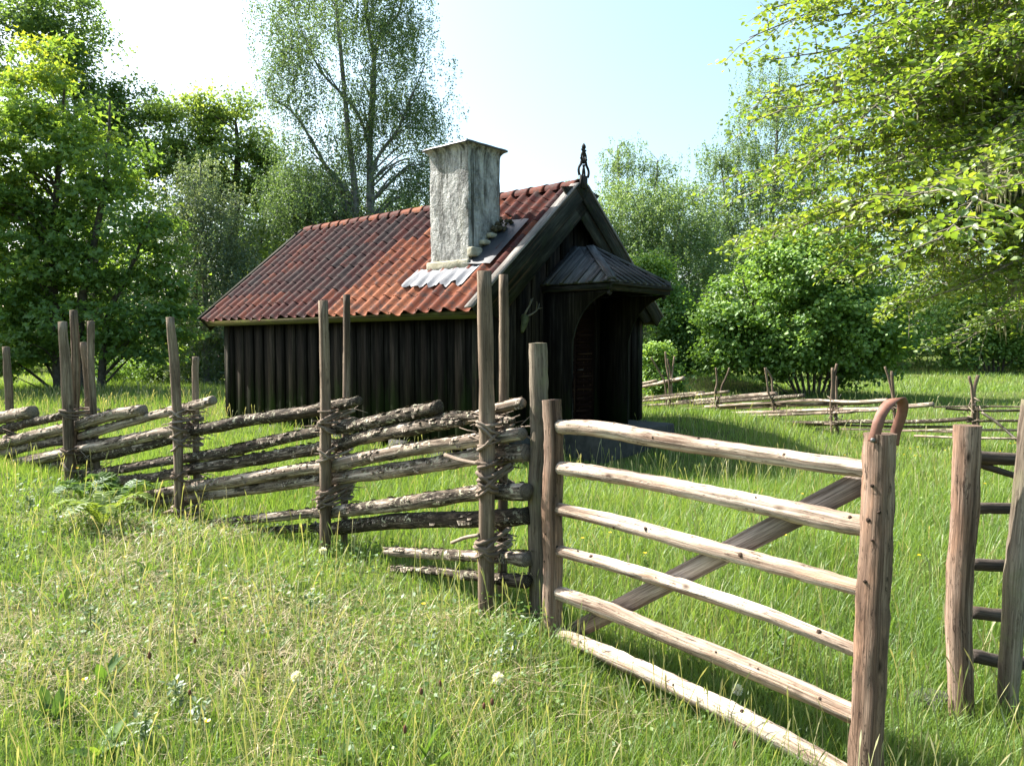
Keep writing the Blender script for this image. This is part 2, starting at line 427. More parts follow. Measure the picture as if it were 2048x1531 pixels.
M["grass"] = mat_leaf("grass_blades", [(0.0, (0.065,0.13,0.024)), (0.45, (0.145,0.24,0.045)), (0.78, (0.22,0.305,0.075)), (0.9, (0.28,0.31,0.12)), (1.0, (0.42,0.38,0.24))], 0.5, 0.025)
M["straw"] = mat_leaf("dry_straw", [(0.0, (0.26,0.20,0.11)), (0.5, (0.42,0.35,0.21)), (1.0, (0.58,0.50,0.35))], 0.3, 0.04)
M["seed"] = mat_leaf("grass_seed_stems", [(0.0, (0.14,0.20,0.06)), (0.5, (0.26,0.27,0.12)), (1.0, (0.40,0.35,0.20))], 0.4, 0.04)
M["maple"] = mat_leaf("maple_leaves", [(0.0, (0.09,0.175,0.045)), (0.6, (0.165,0.27,0.06)), (0.85, (0.22,0.31,0.05)), (1.0, (0.30,0.35,0.045))], 0.55)
M["oak"] = mat_leaf("oak_leaves", [(0.0, (0.09,0.165,0.055)), (0.6, (0.17,0.26,0.075)), (1.0, (0.28,0.36,0.09))], 0.55)
M["willow"] = mat_leaf("grey_green_leaves", [(0.0, (0.075,0.115,0.07)), (0.6, (0.125,0.18,0.105)), (1.0, (0.21,0.26,0.15))], 0.4, 0.05)
M["birch"] = mat_leaf("birch_leaves", [(0.0, (0.08,0.135,0.05)), (0.6, (0.145,0.23,0.095)), (1.0, (0.25,0.34,0.15))], 0.52, 0.04)
M["silverbirch"] = mat_leaf("silver_birch_leaves", [(0.0, (0.055,0.10,0.045)), (0.6, (0.115,0.185,0.075)), (1.0, (0.21,0.29,0.12))], 0.45, 0.04)
M["hazel"] = mat_leaf("hazel_leaves", [(0.0, (0.075,0.155,0.035)), (0.6, (0.15,0.265,0.052)), (1.0, (0.27,0.40,0.10))], 0.45)
M["beech"] = mat_leaf("young_beech_leaves", [(0.0, (0.07,0.145,0.024)), (0.5, (0.13,0.21,0.032)), (1.0, (0.25,0.31,0.05))], 0.58, 0.05)
M["farwood"] = mat_leaf("far_leaves", [(0.0, (0.085,0.15,0.05)), (0.6, (0.145,0.23,0.075)), (1.0, (0.18,0.26,0.08))], 0.4)
M["weed"] = mat_leaf("weed_leaves", [(0.0, (0.06,0.12,0.025)), (0.6, (0.10,0.18,0.035)), (1.0, (0.2,0.27,0.05))], 0.45, 0.03)
M["paleweed"] = mat_leaf("pale_weed_leaves", [(0.0, (0.09,0.14,0.06)), (1.0, (0.19,0.25,0.12))], 0.35, 0.05)
M["lichen"] = mat_leaf("hanging_lichen", [(0.0, (0.17,0.165,0.115)), (1.0, (0.36,0.35,0.25))], 0.3, 0.0)
M["yellow"] = mat_leaf("buttercup_petals", [(0.0, (0.75,0.48,0.01)), (1.0, (0.85,0.60,0.02))], 0.25, 0.1, 0.25)
M["puff"] = mat_leaf("dandelion_fluff", [(0.0, (0.65,0.65,0.62)), (1.0, (0.85,0.85,0.82))], 0.4, 0.0)
M["brownhead"] = mat_leaf("plantain_head", [(0.0, (0.10,0.05,0.035)), (1.0, (0.18,0.09,0.06))], 0.1, 0.0)

def mat_ground():
    m, nt, out = new_mat("meadow_soil")
    v = objmap(nt, (1,1,1), False)
    f = noise(nt, v, 2.2, 8, 0.75)
    c = ramp(nt, [(0.3, (0.035,0.045,0.016)), (0.5, (0.07,0.095,0.022)), (0.72, (0.13,0.15,0.045))], f).outputs[0]
    f2 = noise(nt, v, 45, 4, 0.7)
    c = mixc(nt, ramp(nt, [(0.5, (0,0,0)), (0.75, (0.8,0.8,0.8))], f2).outputs[0], c, (0.22,0.19,0.09))
    finish(nt, out, c, 0.95, f2, 0.9, 0.03, 0.1)
    return m
M["ground"] = mat_ground()

# ------------------------------------------------------------------ ground
U = np.array([.655, .756]); Vv = np.array([-.756, .655]); P0 = np.array([-.466, 11.5])
FP = np.array([(-7.9, 10.6), (-6.3, 9.35), (-4.85, 8.25), (-3.12, 7.05), (-1.46, 5.95), (-0.13, 4.5)])   # the near fence's run of stakes
def gz(x, y):
    x = np.asarray(x, float); y = np.asarray(y, float)
    fy = np.interp(x, FP[:, 0], FP[:, 1])
    d = fy - y                                           # >0 on the camera's side
    bank = (0.06 + 0.14*sstep(-1.0, -3.5, x)) * np.exp(-((d - 1.0)/1.35)**2) * sstep(0.35, -0.6, x)
    bank -= 0.13 * sstep(0.1, 0.5, x) * sstep(6.5, 4.2, y)
    bank -= 0.13 * sstep(5.5, 8.0, y) * sstep(19.0, 13.0, y) * sstep(-4.5, -1.5, x)
    bank -= 0.12 * np.exp(-((x-2.2)/2.4)**2 - ((y-10.5)/2.2)**2)
    bank += 0.07 * np.exp(-((x-0.02)/0.35)**2 - ((y-4.1)/0.5)**2)
    und = 0.10*(noise2(x*0.35, y*0.35, 3)-0.5)*sstep(3, 8, y) + 0.05*(noise2(x*1.3, y*1.3, 5)-0.5)
    bank += 0.30*np.exp(-((x-3.6)/1.9)**2-((y-15.2)/2.2)**2)
    hump = 0.55*np.exp(-((x-6.6)/2.2)**2-((y-25.5)/2.0)**2)
    far = 0.9*sstep(35, 75, y)
    return bank + und + hump + far
def build_ground():
    xs = np.concatenate([np.linspace(-900, -70, 10), np.linspace(-60, -9, 30), np.arange(-8.5, 8.6, 0.2), np.linspace(9.2, 60, 30), np.linspace(70, 900, 10)])
    ys = np.concatenate([np.linspace(-300, -12, 8), np.linspace(-10, 0, 10), np.arange(0.2, 30, 0.22), np.linspace(31, 90, 40), np.linspace(110, 1500, 12)])
    X, Y = np.meshgrid(xs, ys)
    Z = gz(X, Y)
    V = np.stack([X, Y, Z], -1).reshape(-1, 3)
    nx, ny = len(xs), len(ys)
    i = np.arange(ny-1)[:, None]*nx; j = np.arange(nx-1)[None]
    Q = np.stack([i+j, i+j+1, i+nx+j+1, i+nx+j], -1).reshape(-1, 4)
    o = mesh_obj("ground", V, [Q], M["ground"], smooth=True)
    tag(o, kind="structure")
build_ground()

# ------------------------------------------------------------------ the cottage
HA = math.atan2(U[1], U[0])
house = thing("cottage", "small black tarred cottage with red pantile roof and hooded porch", "cottage", (P0[0], P0[1], 0), HA)
W, L = 4.5, 7.43
OV_E, OV_G, OV_B = 0.35, 0.25, 0.38           # overhang at the eaves, porch gable, back gable
ZE, ZR = 2.13, 4.31
TAN = (ZR - ZE) / (W/2 + OV_E)
TH = math.atan(TAN)
def zroof(w): return ZE + (min(w, W - w) + OV_E) * TAN

def wall_boards(name, length, top, parent, M4, z0=0.2):
    """tarred board-on-board wall: local x along the wall, y outward"""
    b = MB()
    def strip(x0, x1, y0, y1):
        xm = 0.5*(x0+x1)
        za, zb = top(x0), top(x1)
        pts = [(x0, y0, z0), (x1, y0, z0), (x1, y0, zb)]
        if top(xm) > max(za, zb) + 1e-4: pts.append((length/2, y0, top(length/2)))
        pts.append((x0, y0, za))
        P = np.array(pts, float)
        P = np.c_[P, np.ones(len(P))] @ np.array(M4).T
        d = np.array(M4)[:3, 1] * (y1 - y0)
        b.prism(P[:, :3], d, float(R.uniform(0, 1)))
    strip(0, length, -0.10, 0.0)
    x = 0.06; k = 0
    while x < length - 0.05:
        wd = 0.21 + R.uniform(-0.02, 0.02)
        strip(x, min(x + wd, length-0.01), 0.0, 0.026 + R.uniform(-0.003, 0.003))
        x += wd + 0.17 + R.uniform(-0.02, 0.02)
    return b.build(name, M["tar"], parent)
def frame(o, xa, ya):      # 4x4 from origin and axes
    m = np.eye(4); m[:3, 0] = xa; m[:3, 1] = ya; m[:3, 2] = (0, 0, 1); m[:3, 3] = o; return m
EV = lambda x: ZE + OV_E*TAN - 0.16
GV = lambda x: zroof(x) - 0.16
wall_boards("wall", L, EV, house, frame((0, L, 0), (0, -1, 0), (-1, 0, 0)), 0.06)
wall_boards("wall", L, EV, house, frame((W, 0, 0), (0, 1, 0), (1, 0, 0)))
wall_boards("wall", W, GV, house, frame((0, 0, 0), (1, 0, 0), (0, -1, 0)))
wall_boards("wall", W, GV, house, frame((W, L, 0), (-1, 0, 0), (0, 1, 0)))
for (w, l) in ((0, 0), (W, 0), (0, L), (W, L)):
    b = MB(); sx = -1 if w == 0 else 1; sy = -1 if l == 0 else 1
    t = 0.045
    x0, x1 = sorted((w + sx*t, w - sx*0.11)); y0, y1 = sorted((l + sy*0.001, l + sy*t))
    b.box((x0, y0, 0.1), (x1, y1, 2.2))
    x0, x1 = sorted((w + sx*0.001, w + sx*t)); y0, y1 = sorted((l - sy*0.001, l - sy*0.14))
    b.box((x0, y0, 0.1), (x1, y1, 2.2))
    b.build("corner_board", M["bargeboard"], house)
for k in range(26):
    fb = MB()           # rough foundation stones round the foot
    per = [(0, 0), (W, 0), (W, L), (0, L)]
    s = k/26*2*(W+L)
    if s < W: p = (s, 0)
    elif s < W+L: p = (W, s-W)
    elif s < 2*W+L: p = (W-(s-W-L), L)
    else: p = (0, L-(s-2*W-L))
    a, c = 0.5 + R.uniform(-.05, .05), 0.16
    along = (a, c) if (k/26*2*(W+L) < W or W+L <= s < 2*W+L) else (c, a)
    fb.box((p[0]-along[0]/2, p[1]-along[1]/2, -0.45), (p[0]+along[0]/2, p[1]+along[1]/2, (0.05 if s > 2*W+L else 0.19)+R.uniform(-.03, .0)))
    fb.build("foundation_stone", M["stone"], house)


# roof: deck, tiles
SL = (W/2 + OV_E) / math.cos(TH)
def slope_pt(side, s, l, h):
    """s metres down the slope from the ridge, l along the house, h above the roof plane"""
    w = W/2 - s*math.cos(TH) - h*math.sin(TH); z = ZR - s*math.sin(TH) + h*math.cos(TH)
    if side > 0: w = W - w
    return (w, l, z)
LF, LB = -OV_G + 0.09, L + OV_B - 0.06
for side in (-1, 1):
    b = MB()
    pts = [slope_pt(side, 0, -OV_G+0.05, -0.03), slope_pt(side, SL-0.02, -OV_G+0.05, -0.03), slope_pt(side, SL-0.02, -OV_G+0.05, -0.10), slope_pt(side, 0.06, -OV_G+0.05, -0.10)]
    b.prism(pts, (0, L+OV_G+OV_B-0.1, 0))
    b.build("roof_deck", M["tar"], house)
def tiles(side):
    b = MB()
    nt_ = 27; tw = (LB-LF)/nt_; ncr = 9; cl = SL/ncr
    ns = 9
    colt = R.normal(0, 0.09, nt_)
    for c in range(ncr):
        for t in range(nt_):
            l0 = LB - t*tw             # t counts from the far gable towards the porch
            jl = R.normal(0, 0.003); js = R.normal(0, 0.012) + (R.uniform(0.01, 0.05) if R.random() < .05 else 0); jt = R.normal(0, 0.004)
            s0, s1 = c*cl - 0.06, (c+1)*cl + js + (0.035 if c == ncr-1 else 0)
            rows = []
            for (s, lift) in ((max(s0, 0.02), 0.010), (0.5*(s0+s1), 0.015+jl), (s1, 0.020+jl), (s1, 0.020+jl), (s1+0.002, 0.004+jl)):
                for k in range(ns+1):
                    p = k/ns
                    prof = 0.082*(0.5+0.5*math.cos(2*math.pi*(p-0.22)))**1.4
                    rows.append(slope_pt(side, s, l0 - (p*1.06)*tw + jt, lift + prof))
            V = np.array(rows); Q = []
            for r in (0, 1, 3):
                for k in range(ns):
                    q = [r*(ns+1)+k, r*(ns+1)+k+1, (r+1)*(ns+1)+k+1, (r+1)*(ns+1)+k]
                    Q.append(q if side < 0 else q[::-1])
            x = t/nt_
            if side < 0:
                base = 0.26 if x < 0.36 else (0.20 if x < 0.52 else (0.80 if x < 0.76 else 0.52))
                if x < 0.2: base = 0.34
                if 0.52 <= x < 0.60 and c < 3: base = 0.3
                if c > 6: base += 0.22
                if x > 0.76: base += 0.12*math.sin(t*2.1+c)
            else: base = 0.4
            b.add(V, [Q], tint=float(np.clip(base + colt[t] + R.normal(0, 0.11), 0, 1)))
    return b.build("pantile_roof", M["tile"], house, smooth=True)
tiles(-1); tiles(1)
b = MB()
nr = 23
for k in range(nr):
    l0 = LB - k*(LB-LF)/nr; l1 = LB-(k+1)*(LB-LF)/nr - 0.03
    V = []
    for (l, rr) in ((l0, 0.120), (l1+0.06, 0.132), (l1, 0.138), (l1, 0.118)):
        for a in np.linspace(-0.1, math.pi+0.1, 11):
            V.append((W/2 - math.cos(a)*rr*1.15, l, ZR - 0.02 + math.sin(a)*rr))
    Q = [[r*11+j, r*11+j+1, (r+1)*11+j+1, (r+1)*11+j] for r in range(3) for j in range(10)]
    b.add(V, [Q], tint=float(np.clip(0.62 + R.normal(0, 0.2), 0, 1)))
ridge = b.build("ridge_tiles", M["tile"], house, smooth=True)

# boards under the eaves and along both gables
for side in (-1, 1):
    b = MB()
    pts = [slope_pt(side, SL-0.05, 0, -0.02), slope_pt(side, SL+0.0, 0, -0.015), slope_pt(side, SL-0.01, 0, -0.155), slope_pt(side, SL-0.05, 0, -0.16)]
    pts = [(p[0], -OV_G+0.07, p[2]) for p in pts]
    b.prism(pts, (0, L+OV_G+OV_B-0.14, 0))
    b.build("eave_board", M["eaveboard"], house)
def rake(side, l0, l1, s0, s1, h0, h1, name, mat, foot=None):
    b = MB()
    m = 1 if side < 0 else -1
    pts = [slope_pt(side, s0 if foot is None else 0, l0, h1), slope_pt(side, s1, l0, h1), slope_pt(side, s1 + (0 if foot is None else foot), l0, h0), slope_pt(side, s0, l0, h0)]
    # mitre at the ridge: vertical cut
    if foot is not None:
        pts[0] = slope_pt(side, h1*math.tan(TH), l0, h1); pts[3] = slope_pt(side, h0*math.tan(TH), l0, h0)
    P = np.array(pts); A = np.array((0, l1-l0, 0))
    V = np.concatenate([P, P+A]); i = np.arange(4); j = (i+1) % 4
    ss = np.array([s0, s1, s1, s0]); hh = np.array([h1, h1, h0, h0])
    uv = np.concatenate([np.stack([hh, ss], 1), np.stack([hh+abs(l1-l0), ss], 1)])
    b.add(V, [np.stack([i, j, j+4, i+4], 1), [[3, 2, 1, 0]], [[4, 5, 6, 7]]], uv)
    return b.build(name, mat, house)
for side in (-1, 1):
    rake(side, -OV_G-0.005, -OV_G+0.028, 0, SL+0.04, -0.19, 0.085, "bargeboard", M["bargeboard"], -0.04)
    rake(side, -OV_G+0.031, -OV_G+0.062, 0, SL-0.16, -0.42, -0.16, "bargeboard", M["bargeboard"], -0.18)
    rake(side, L+OV_B-0.03, L+OV_B, 0, SL+0.04, -0.26, 0.085, "bargeboard", M["bargeboard"], -0.04)
    rake(side, L+OV_B-0.10, L+OV_B+0.02, 0, SL+0.05, 0.088, 0.112, "gable_cap_board", M["bargeboard"], 0.0)
    rake(side, -OV_G-0.02, -OV_G+0.15, 0, SL+0.05, 0.088, 0.112, "gable_cap_board", M["capboard"], 0.0)
# sheet metal flashing on the porch-side roof edge beside the chimney
b = MB()
P = [slope_pt(-1, s, l, h) for s in (1.05, 2.30) for (l, h) in ((0.22, 0.085), (0.30, 0.10), (0.42, 0.095), (0.50, 0.100))]
b.add(P, [[[0, 1, 5, 4], [1, 2, 6, 5], [2, 3, 7, 6]]])
P = [slope_pt(-1, s, l, h) for s in (1.05, 2.30) for (l, h) in ((0.5, 0.100), (0.78, 0.13))]
b.add(P, [[[0, 1, 3, 2]]])
b.build("roof_flashing", M["darkened_flashing"], house)
# bracket blocks closing the eave corners
for side in (-1, 1):
    pts = [slope_pt(side, SL-0.06, 0, -0.10), slope_pt(side, SL-0.42, 0, -0.10), slope_pt(side, SL-0.40, 0, -0.30)]
    for l0 in (-OV_G+0.07, L+0.05):
        P = [(p[0], l0, p[2]) for p in pts]
        b = MB(); b.prism(P, (0, 0.16 if l0 < 0 else OV_B-0.12, 0))
        b.build("eave_bracket", M["bargeboard"], house)

# chimney
ch = MB()
cw0, cw1, cl0, cl1 = 0.46, 1.22, 0.70, 1.60
levels = [(2.55, 0.0), (2.62, 0.0), (2.9, 0.0), (3.2, 0.0), (3.5, 0), (3.8, 0), (4.1, 0), (4.35, 0), (4.60, 0.0), (4.70, 0.004), (4.75, 0.014), (4.79, 0.04), (4.82, 0.088)]
def ring(z, e, n=12):
    cs = [(cw0-e, cl0-e), (cw1+e, cl0-e), (cw1+e, cl1+e), (cw0-e, cl1+e)]
    out = []
    for i in range(4):
        a, c = np.array(cs[i]), np.array(cs[(i+1) % 4])
        for k in range(n):
            p = a + (c-a)*k/n
            q = p.copy()
            nz = 0.022*(noise3(np.array([[p[0]*7, p[1]*7, z*4]]), 2)[0]-0.5) + 0.02*(noise3(np.array([[p[0]*18, p[1]*18, z*9]]), 4)[0]-0.5)
            mid = np.array([(cw0+cw1)/2, (cl0+cl1)/2]); d = p-mid
            q += d/np.linalg.norm(d)*nz
            if k == 0: q -= d/np.linalg.norm(d)*0.012
            out.append((q[0], q[1], z))
    return out
zs = []
for (z0, e0), (z1, e1) in zip(levels[:-1], levels[1:]):
    for t in np.linspace(0, 1, 4)[:-1]: zs.append((z0+(z1-z0)*t, e0+(e1-e0)*t))
zs.append(levels[-1])
V = []
for z, e in zs: V += ring(z, e)
n = 48
i = np.arange(len(zs)-1)[:, None]*n; j = np.arange(n)[None]; k = (j+1) % n
Q = np.stack([i+j, i+k, i+n+k, i+n+j], -1).reshape(-1, 4)
# bulged crown, highest over the corner of the four sides
V = np.array(V)
lo = len(V)-n
mid = np.array([(cw0+cw1)/2, (cl0+cl1)/2])
for q in range(len(V)):      # the flared head rises in the middle of each side
    if V[q, 2] > 4.55:
        d = np.abs(V[q, :2]-mid)/np.array([(cw1-cw0)/2+.13, (cl1-cl0)/2+.13])
        V[q, 2] += 0.0*(1-min(d[0], d[1])**2) * min(1, (V[q, 2]-4.55)/0.25)
ch.add(V, [Q])
chim = ch.build("chimney", M["plaster"], house, smooth=True)
sm_ = chim.modifiers.new("split", 'EDGE_SPLIT'); sm_.split_angle = math.radians(30)
cap = MB()
top = V[lo:]
rings = [top*1.0]
for f, dz in ((1.02, 0.0), (1.015, 0.032), (0.7, 0.075), (0.35, 0.095)):
    r_ = top.copy(); r_[:, :2] = mid + (r_[:, :2]-mid)*f; r_[:, 2] += dz; rings.append(r_)
VV = np.concatenate(rings[1:] + [[[mid[0], mid[1], top[:, 2].mean()+0.11]]])
i = np.arange(3)[:, None]*n
Q = np.stack([i+j, i+k, i+n+k, i+n+j], -1).reshape(-1, 4)
T = np.stack([3*n+np.arange(n), 3*n+(np.arange(n)+1) % n, np.full(n, 4*n)], 1)
low = np.stack([np.full(n, 4*n+1), (np.arange(n)+1) % n, np.arange(n)], 1)
VV = np.concatenate([VV, [[mid[0], mid[1], top[:, 2].mean()]]])
cap.add(VV, [Q, T, low])
cap.build("chimney_cap", M["darkened_flashing"], chim, smooth=True)
lg = MB()        # projecting drip courses that step up the roof beside the chimney
lg.box((cw0-0.045, cl0-0.03, 2.86), (cw0+0.02, cl1+0.05, 3.00))
lg.box((cw0-0.03, cl0-0.11, 3.04), (cw0+0.22, cl0+0.01, 3.19))
for q in range(3):
    lg.box((cw0+0.24+q*0.17, cl0-0.11+0.01*q, 3.25+q*0.13), (cw0+0.42+q*0.17, cl0+0.01, 3.33+q*0.13))
o = lg.build("chimney_ledge", M["cream"], chim)
bv = o.modifiers.new("round", 'BEVEL'); bv.width = 0.025; bv.segments = 2
fl = MB()        # lead apron below the chimney, dressed over the tiles
nn = 40; rows = []
tw = (LB-LF)/27
for s in np.linspace(0, 1, 7):
    for q in range(nn+1):
        l = 0.42 + (cl1+0.30-0.42)*q/nn
        edge = 2.28 + 0.50*s + (0.04*math.sin(q*0.7)+0.03*math.sin(q*1.9+1))*s
        p = ((LB-l)/tw) % 1
        prof = 0.062*(0.5+0.5*math.cos(2*math.pi*(p-0.22)))**1.15
        rows.append(slope_pt(-1, edge, l, 0.062 + prof*min(1, 0.25+s) + 0.006*math.sin(q*1.9+s*5)))
V2 = np.array(rows); Q = [[r*(nn+1)+q, r*(nn+1)+q+1, (r+1)*(nn+1)+q+1, (r+1)*(nn+1)+q] for r in range(6) for q in range(nn)]
fl.add(V2, [Q])
fl.build("chimney_flashing", M["lead"], chim, smooth=True)
ms = MB()        # moss and leaf litter caught behind the chimney's upper corner
for q in range(34):
    c = np.array(slope_pt(-1, 1.25+R.uniform(-.16, .22), cl0-R.uniform(-.02, .22), 0.12+R.uniform(0, .10)))
    r_ = R.uniform(.02, .05); d = R.normal(0, 1, 3); d /= np.linalg.norm(d)
    ms.tube([c-d*r_, c, c+d*r_], [r_*.3, r_*.8, r_*.2], 5, 0.3)
ms.build("moss_clump", M["mossclod"], chim)

# finial over the porch gable: carved board with pierced lyre and buds
fn = MB()
yf = -OV_G - 0.012
def fin(pts, rad, flat=0.55): fn.tube([(W/2+x*1.6, yf, ZR+z) for x, z in pts], np.array(rad)*1.45, 6, 0, sub=3)
fn.box((W/2-0.085, yf-0.02, ZR-0.05), (W/2+0.085, yf+0.02, ZR+0.16))
for sx in (-1, 1):
    fin([(sx*0.075, 0.15), (sx*0.09, 0.22), (sx*0.082, 0.28), (sx*0.05, 0.34), (sx*0.035, 0.40)], [0.017, 0.016, 0.015, 0.016, 0.018])
    fin([(sx*0.02, 0.16), (sx*0.012, 0.24), (sx*0.0, 0.30), (0, 0.34)], [0.012, 0.014, 0.014, 0.02])
    fin([(sx*0.02, 0.40), (sx*0.052, 0.43), (sx*0.058, 0.45)], [0.012, 0.010, 0.006])
    fin([(sx*0.025, 0.40), (sx*0.042, 0.47), (sx*0.03, 0.52), (sx*0.01, 0.55)], [0.014, 0.012, 0.013, 0.014])
    fin([(sx*0.0, 0.56), (sx*0.035, 0.585), (sx*0.042, 0.595)], [0.014, 0.010, 0.006])
fin([(0, 0.36), (0, 0.46), (0, 0.56), (0, 0.60), (0, 0.63), (0, 0.66), (0, 0.695)], [0.022, 0.014, 0.026, 0.018, 0.030, 0.024, 0.006])
fn.build("finial", M["carved"], house, smooth=True)

# porch with hipped board roof, curved side panels, door, step
porch = bpy.data.objects.new("porch", None); link(porch, house)
pw0, pw1, pd = 1.40, 3.20, 1.42
zpe, zpr = 2.61, 3.27
apx = ((pw0+pw1)/2, -0.36, zpr); apb = ((pw0+pw1)/2, 0.0, zpr+0.06)
A = np.array
eL0, eL1, eR1, eR0 = A((pw0, 0, zpe)), A((pw0, -pd, zpe)), A((pw1, -pd, zpe)), A((pw1, 0, zpe))
ap, ab = A(apx), A(apb)
def panel(mb, quad, n, lift, thick):
    """boards running down a roof face: quad = top edge a->b, bottom edge c->d"""
    a, b_, c, d = map(A, quad)
    nrm = np.cross(d-c, (a+b_)/2-c); nrm /= np.linalg.norm(nrm)
    if nrm[2] < 0: nrm = -nrm
    # base skin
    mb.add([a, b_, d, c, a-nrm*thick, b_-nrm*thick, d-nrm*thick, c-nrm*thick], [[[0,1,2,3],[7,6,5,4],[3,2,6,7],[0,3,7,4],[1,0,4,5],[2,1,5,6]]], [[0,0],[1,0],[1,1],[0,1]]*2)
    return nrm
pr = MB()
fall_f = (ap+0 - (eL1+eR1)/2)
for quad in ((ap, ap+A((.001,0,0)), eL1, eR1), (ab, ap, eL0, eL1), (ap, ab, eR1, eR0)):
    panel(pr, quad, 6, 0.02, 0.03)
roofp = pr.build("porch_roof", M["porchroof"], porch)
bt = MB()
def batten(p, q, nrm, wd=0.055, th=0.03):
    d = q-p; Ln = np.linalg.norm(d); d = d/Ln
    s = np.cross(d, nrm)
    Mx = np.eye(4); Mx[:3, 0] = s; Mx[:3, 1] = d; Mx[:3, 2] = nrm; Mx[:3, 3] = p
    bt.box((-wd/2, 0, 0.002), (wd/2, Ln, th), M=Mx)
# front face: battens parallel to the fall line, trimmed by the hips
nf = np.cross(eR1-eL1, ap-eL1); nf /= np.linalg.norm(nf)
for q in range(9):
    t = (q+0.5)/9
    foot = eL1 + (eR1-eL1)*t + A((0, -0.03, -0.012))
    hgt = 1-abs(2*t-1)
    topp = eL1 + (eR1-eL1)*t; midp = (eL1+eR1)/2
    topp = topp + (ap-midp)*max(hgt-0.05, 0.08)
    batten(foot, topp, nf)
nl = np.cross(eL1-eL0, ab-eL0); nl /= np.linalg.norm(nl)
if nl[2] < 0: nl = -nl
for side in (0, 1):
    e0, e1 = (eL0, eL1) if side == 0 else (eR0, eR1)
    nn_ = nl if side == 0 else A((-nl[0], nl[1], nl[2]))
    for q in range(5):
        t = (q+0.6)/5
        foot = e0 + (e1-e0)*t
        y_ = foot[1]
        if y_ > apx[1]: tp = ap + (ab-ap)*((y_-apx[1])/(0-apx[1]))
        else: tp = e1 + (ap-e1)*((y_+pd)/(apx[1]+pd))
        foot = foot + A(((-0.03 if side == 0 else 0.03), 0, -0.014))
        batten(foot, foot+(tp-foot)*0.93, nn_, 0.06, 0.035)
# hip boards
for e in (eL1, eR1):
    nrm = nf+nl*A((1 if e is eL1 else -1, 1, 1)); nrm /= np.linalg.norm(nrm)
    batten(e*0.97+ap*0.03, ap*0.99+e*0.01, nrm, 0.13, 0.045)
bt.build("roof_batten", M["porchroof"], roofp)
pf = MB()
pf.box((pw0+0.02, -pd+0.02, zpe-0.15), (pw1-0.02, -pd+0.07, zpe-0.035))
pf.box((pw0-0.0, -pd-0.03, zpe-0.065), (pw1+0.0, -pd+0.017, zpe-0.033))
pf.box((pw0+0.02, -pd+0.075, zpe-0.13), (pw0+0.06, -0.03, zpe-0.04))
pf.box((pw1-0.06, -pd+0.075, zpe-0.13), (pw1-0.02, -0.03, zpe-0.04))
pf.build("porch_beam", M["bargeboard"], porch)
def side_panel(w):
    prof = [(-0.60, 0.22), (-0.60, 1.55), (-0.63, 1.78), (-0.70, 1.98), (-0.82, 2.16), (-0.98, 2.31), (-1.16, 2.41), (-1.34, 2.47), (-1.34, 2.46+0.0)]
    pts = []
    for y, z in prof: pts.append((y, z))
    P, _ = smooth_path([(0, y, z) for y, z in pts[:-1]], 1.0, 3)
    outer = [(w, -0.028, 0.22)] + [(w, p[1], p[2]) for p in P] + [(w, -1.33, zpe-0.14), (w, -0.028, zpe-0.14)]
    b = MB(); b.prism(outer, (0.035, 0, 0))
    o = b.build("side_panel", M["tar"], porch)
    e = MB(); e.tube([(w+0.017, p[1]-0.014, p[2]) for p in P], 0.012, 6)
    e.build("edge_strip", M["bargeboard"], o)
side_panel(pw0+0.06); side_panel(pw1-0.095)
for w in (pw0+0.08, pw1-0.08):
    kn = MB(); kn.tube([(w, -pd+0.11, zpe-0.13), (w, -pd+0.11, zpe-0.19), (w, -pd+0.11, zpe-0.22)], [0.03, 0.04, 0.012], 8)
    kn.build("turned_drop", M["carved"], porch, smooth=True)
dm = MB()
dm.box((1.72, -0.060, 0.25), (2.88, -0.03, 2.25))
for q in range(18): dm.box((1.80, -0.074, 0.34+q*0.1), (2.26, -0.0605, 0.41+q*0.1))
for q in range(18): dm.box((2.34, -0.074, 0.34+q*0.1), (2.80, -0.0605, 0.41+q*0.1))
dr = dm.build("door", M["door"], house)
hm = MB(); hm.tube([(2.36, -0.075, 1.2), (2.36, -0.12, 1.2), (2.45, -0.125, 1.2)], 0.009, 6); hm.build("handle", M["iron"], dr)
fm = MB()
fm.box((1.62, -0.075, 0.22), (1.72, -0.028, 2.33)); fm.box((2.88, -0.075, 0.22), (2.98, -0.028, 2.33)); fm.box((1.72, -0.075, 2.25), (2.88, -0.028, 2.33))
fm.build("door_frame", M["tar"], house)
sm = MB(); sm.box((1.40, -1.20, -0.4), (3.75, -0.10, 0.24))
so = sm.build("door_step", M["stone"], house)
bv = so.modifiers.new("round", 'BEVEL'); bv.width = 0.03; bv.segments = 2

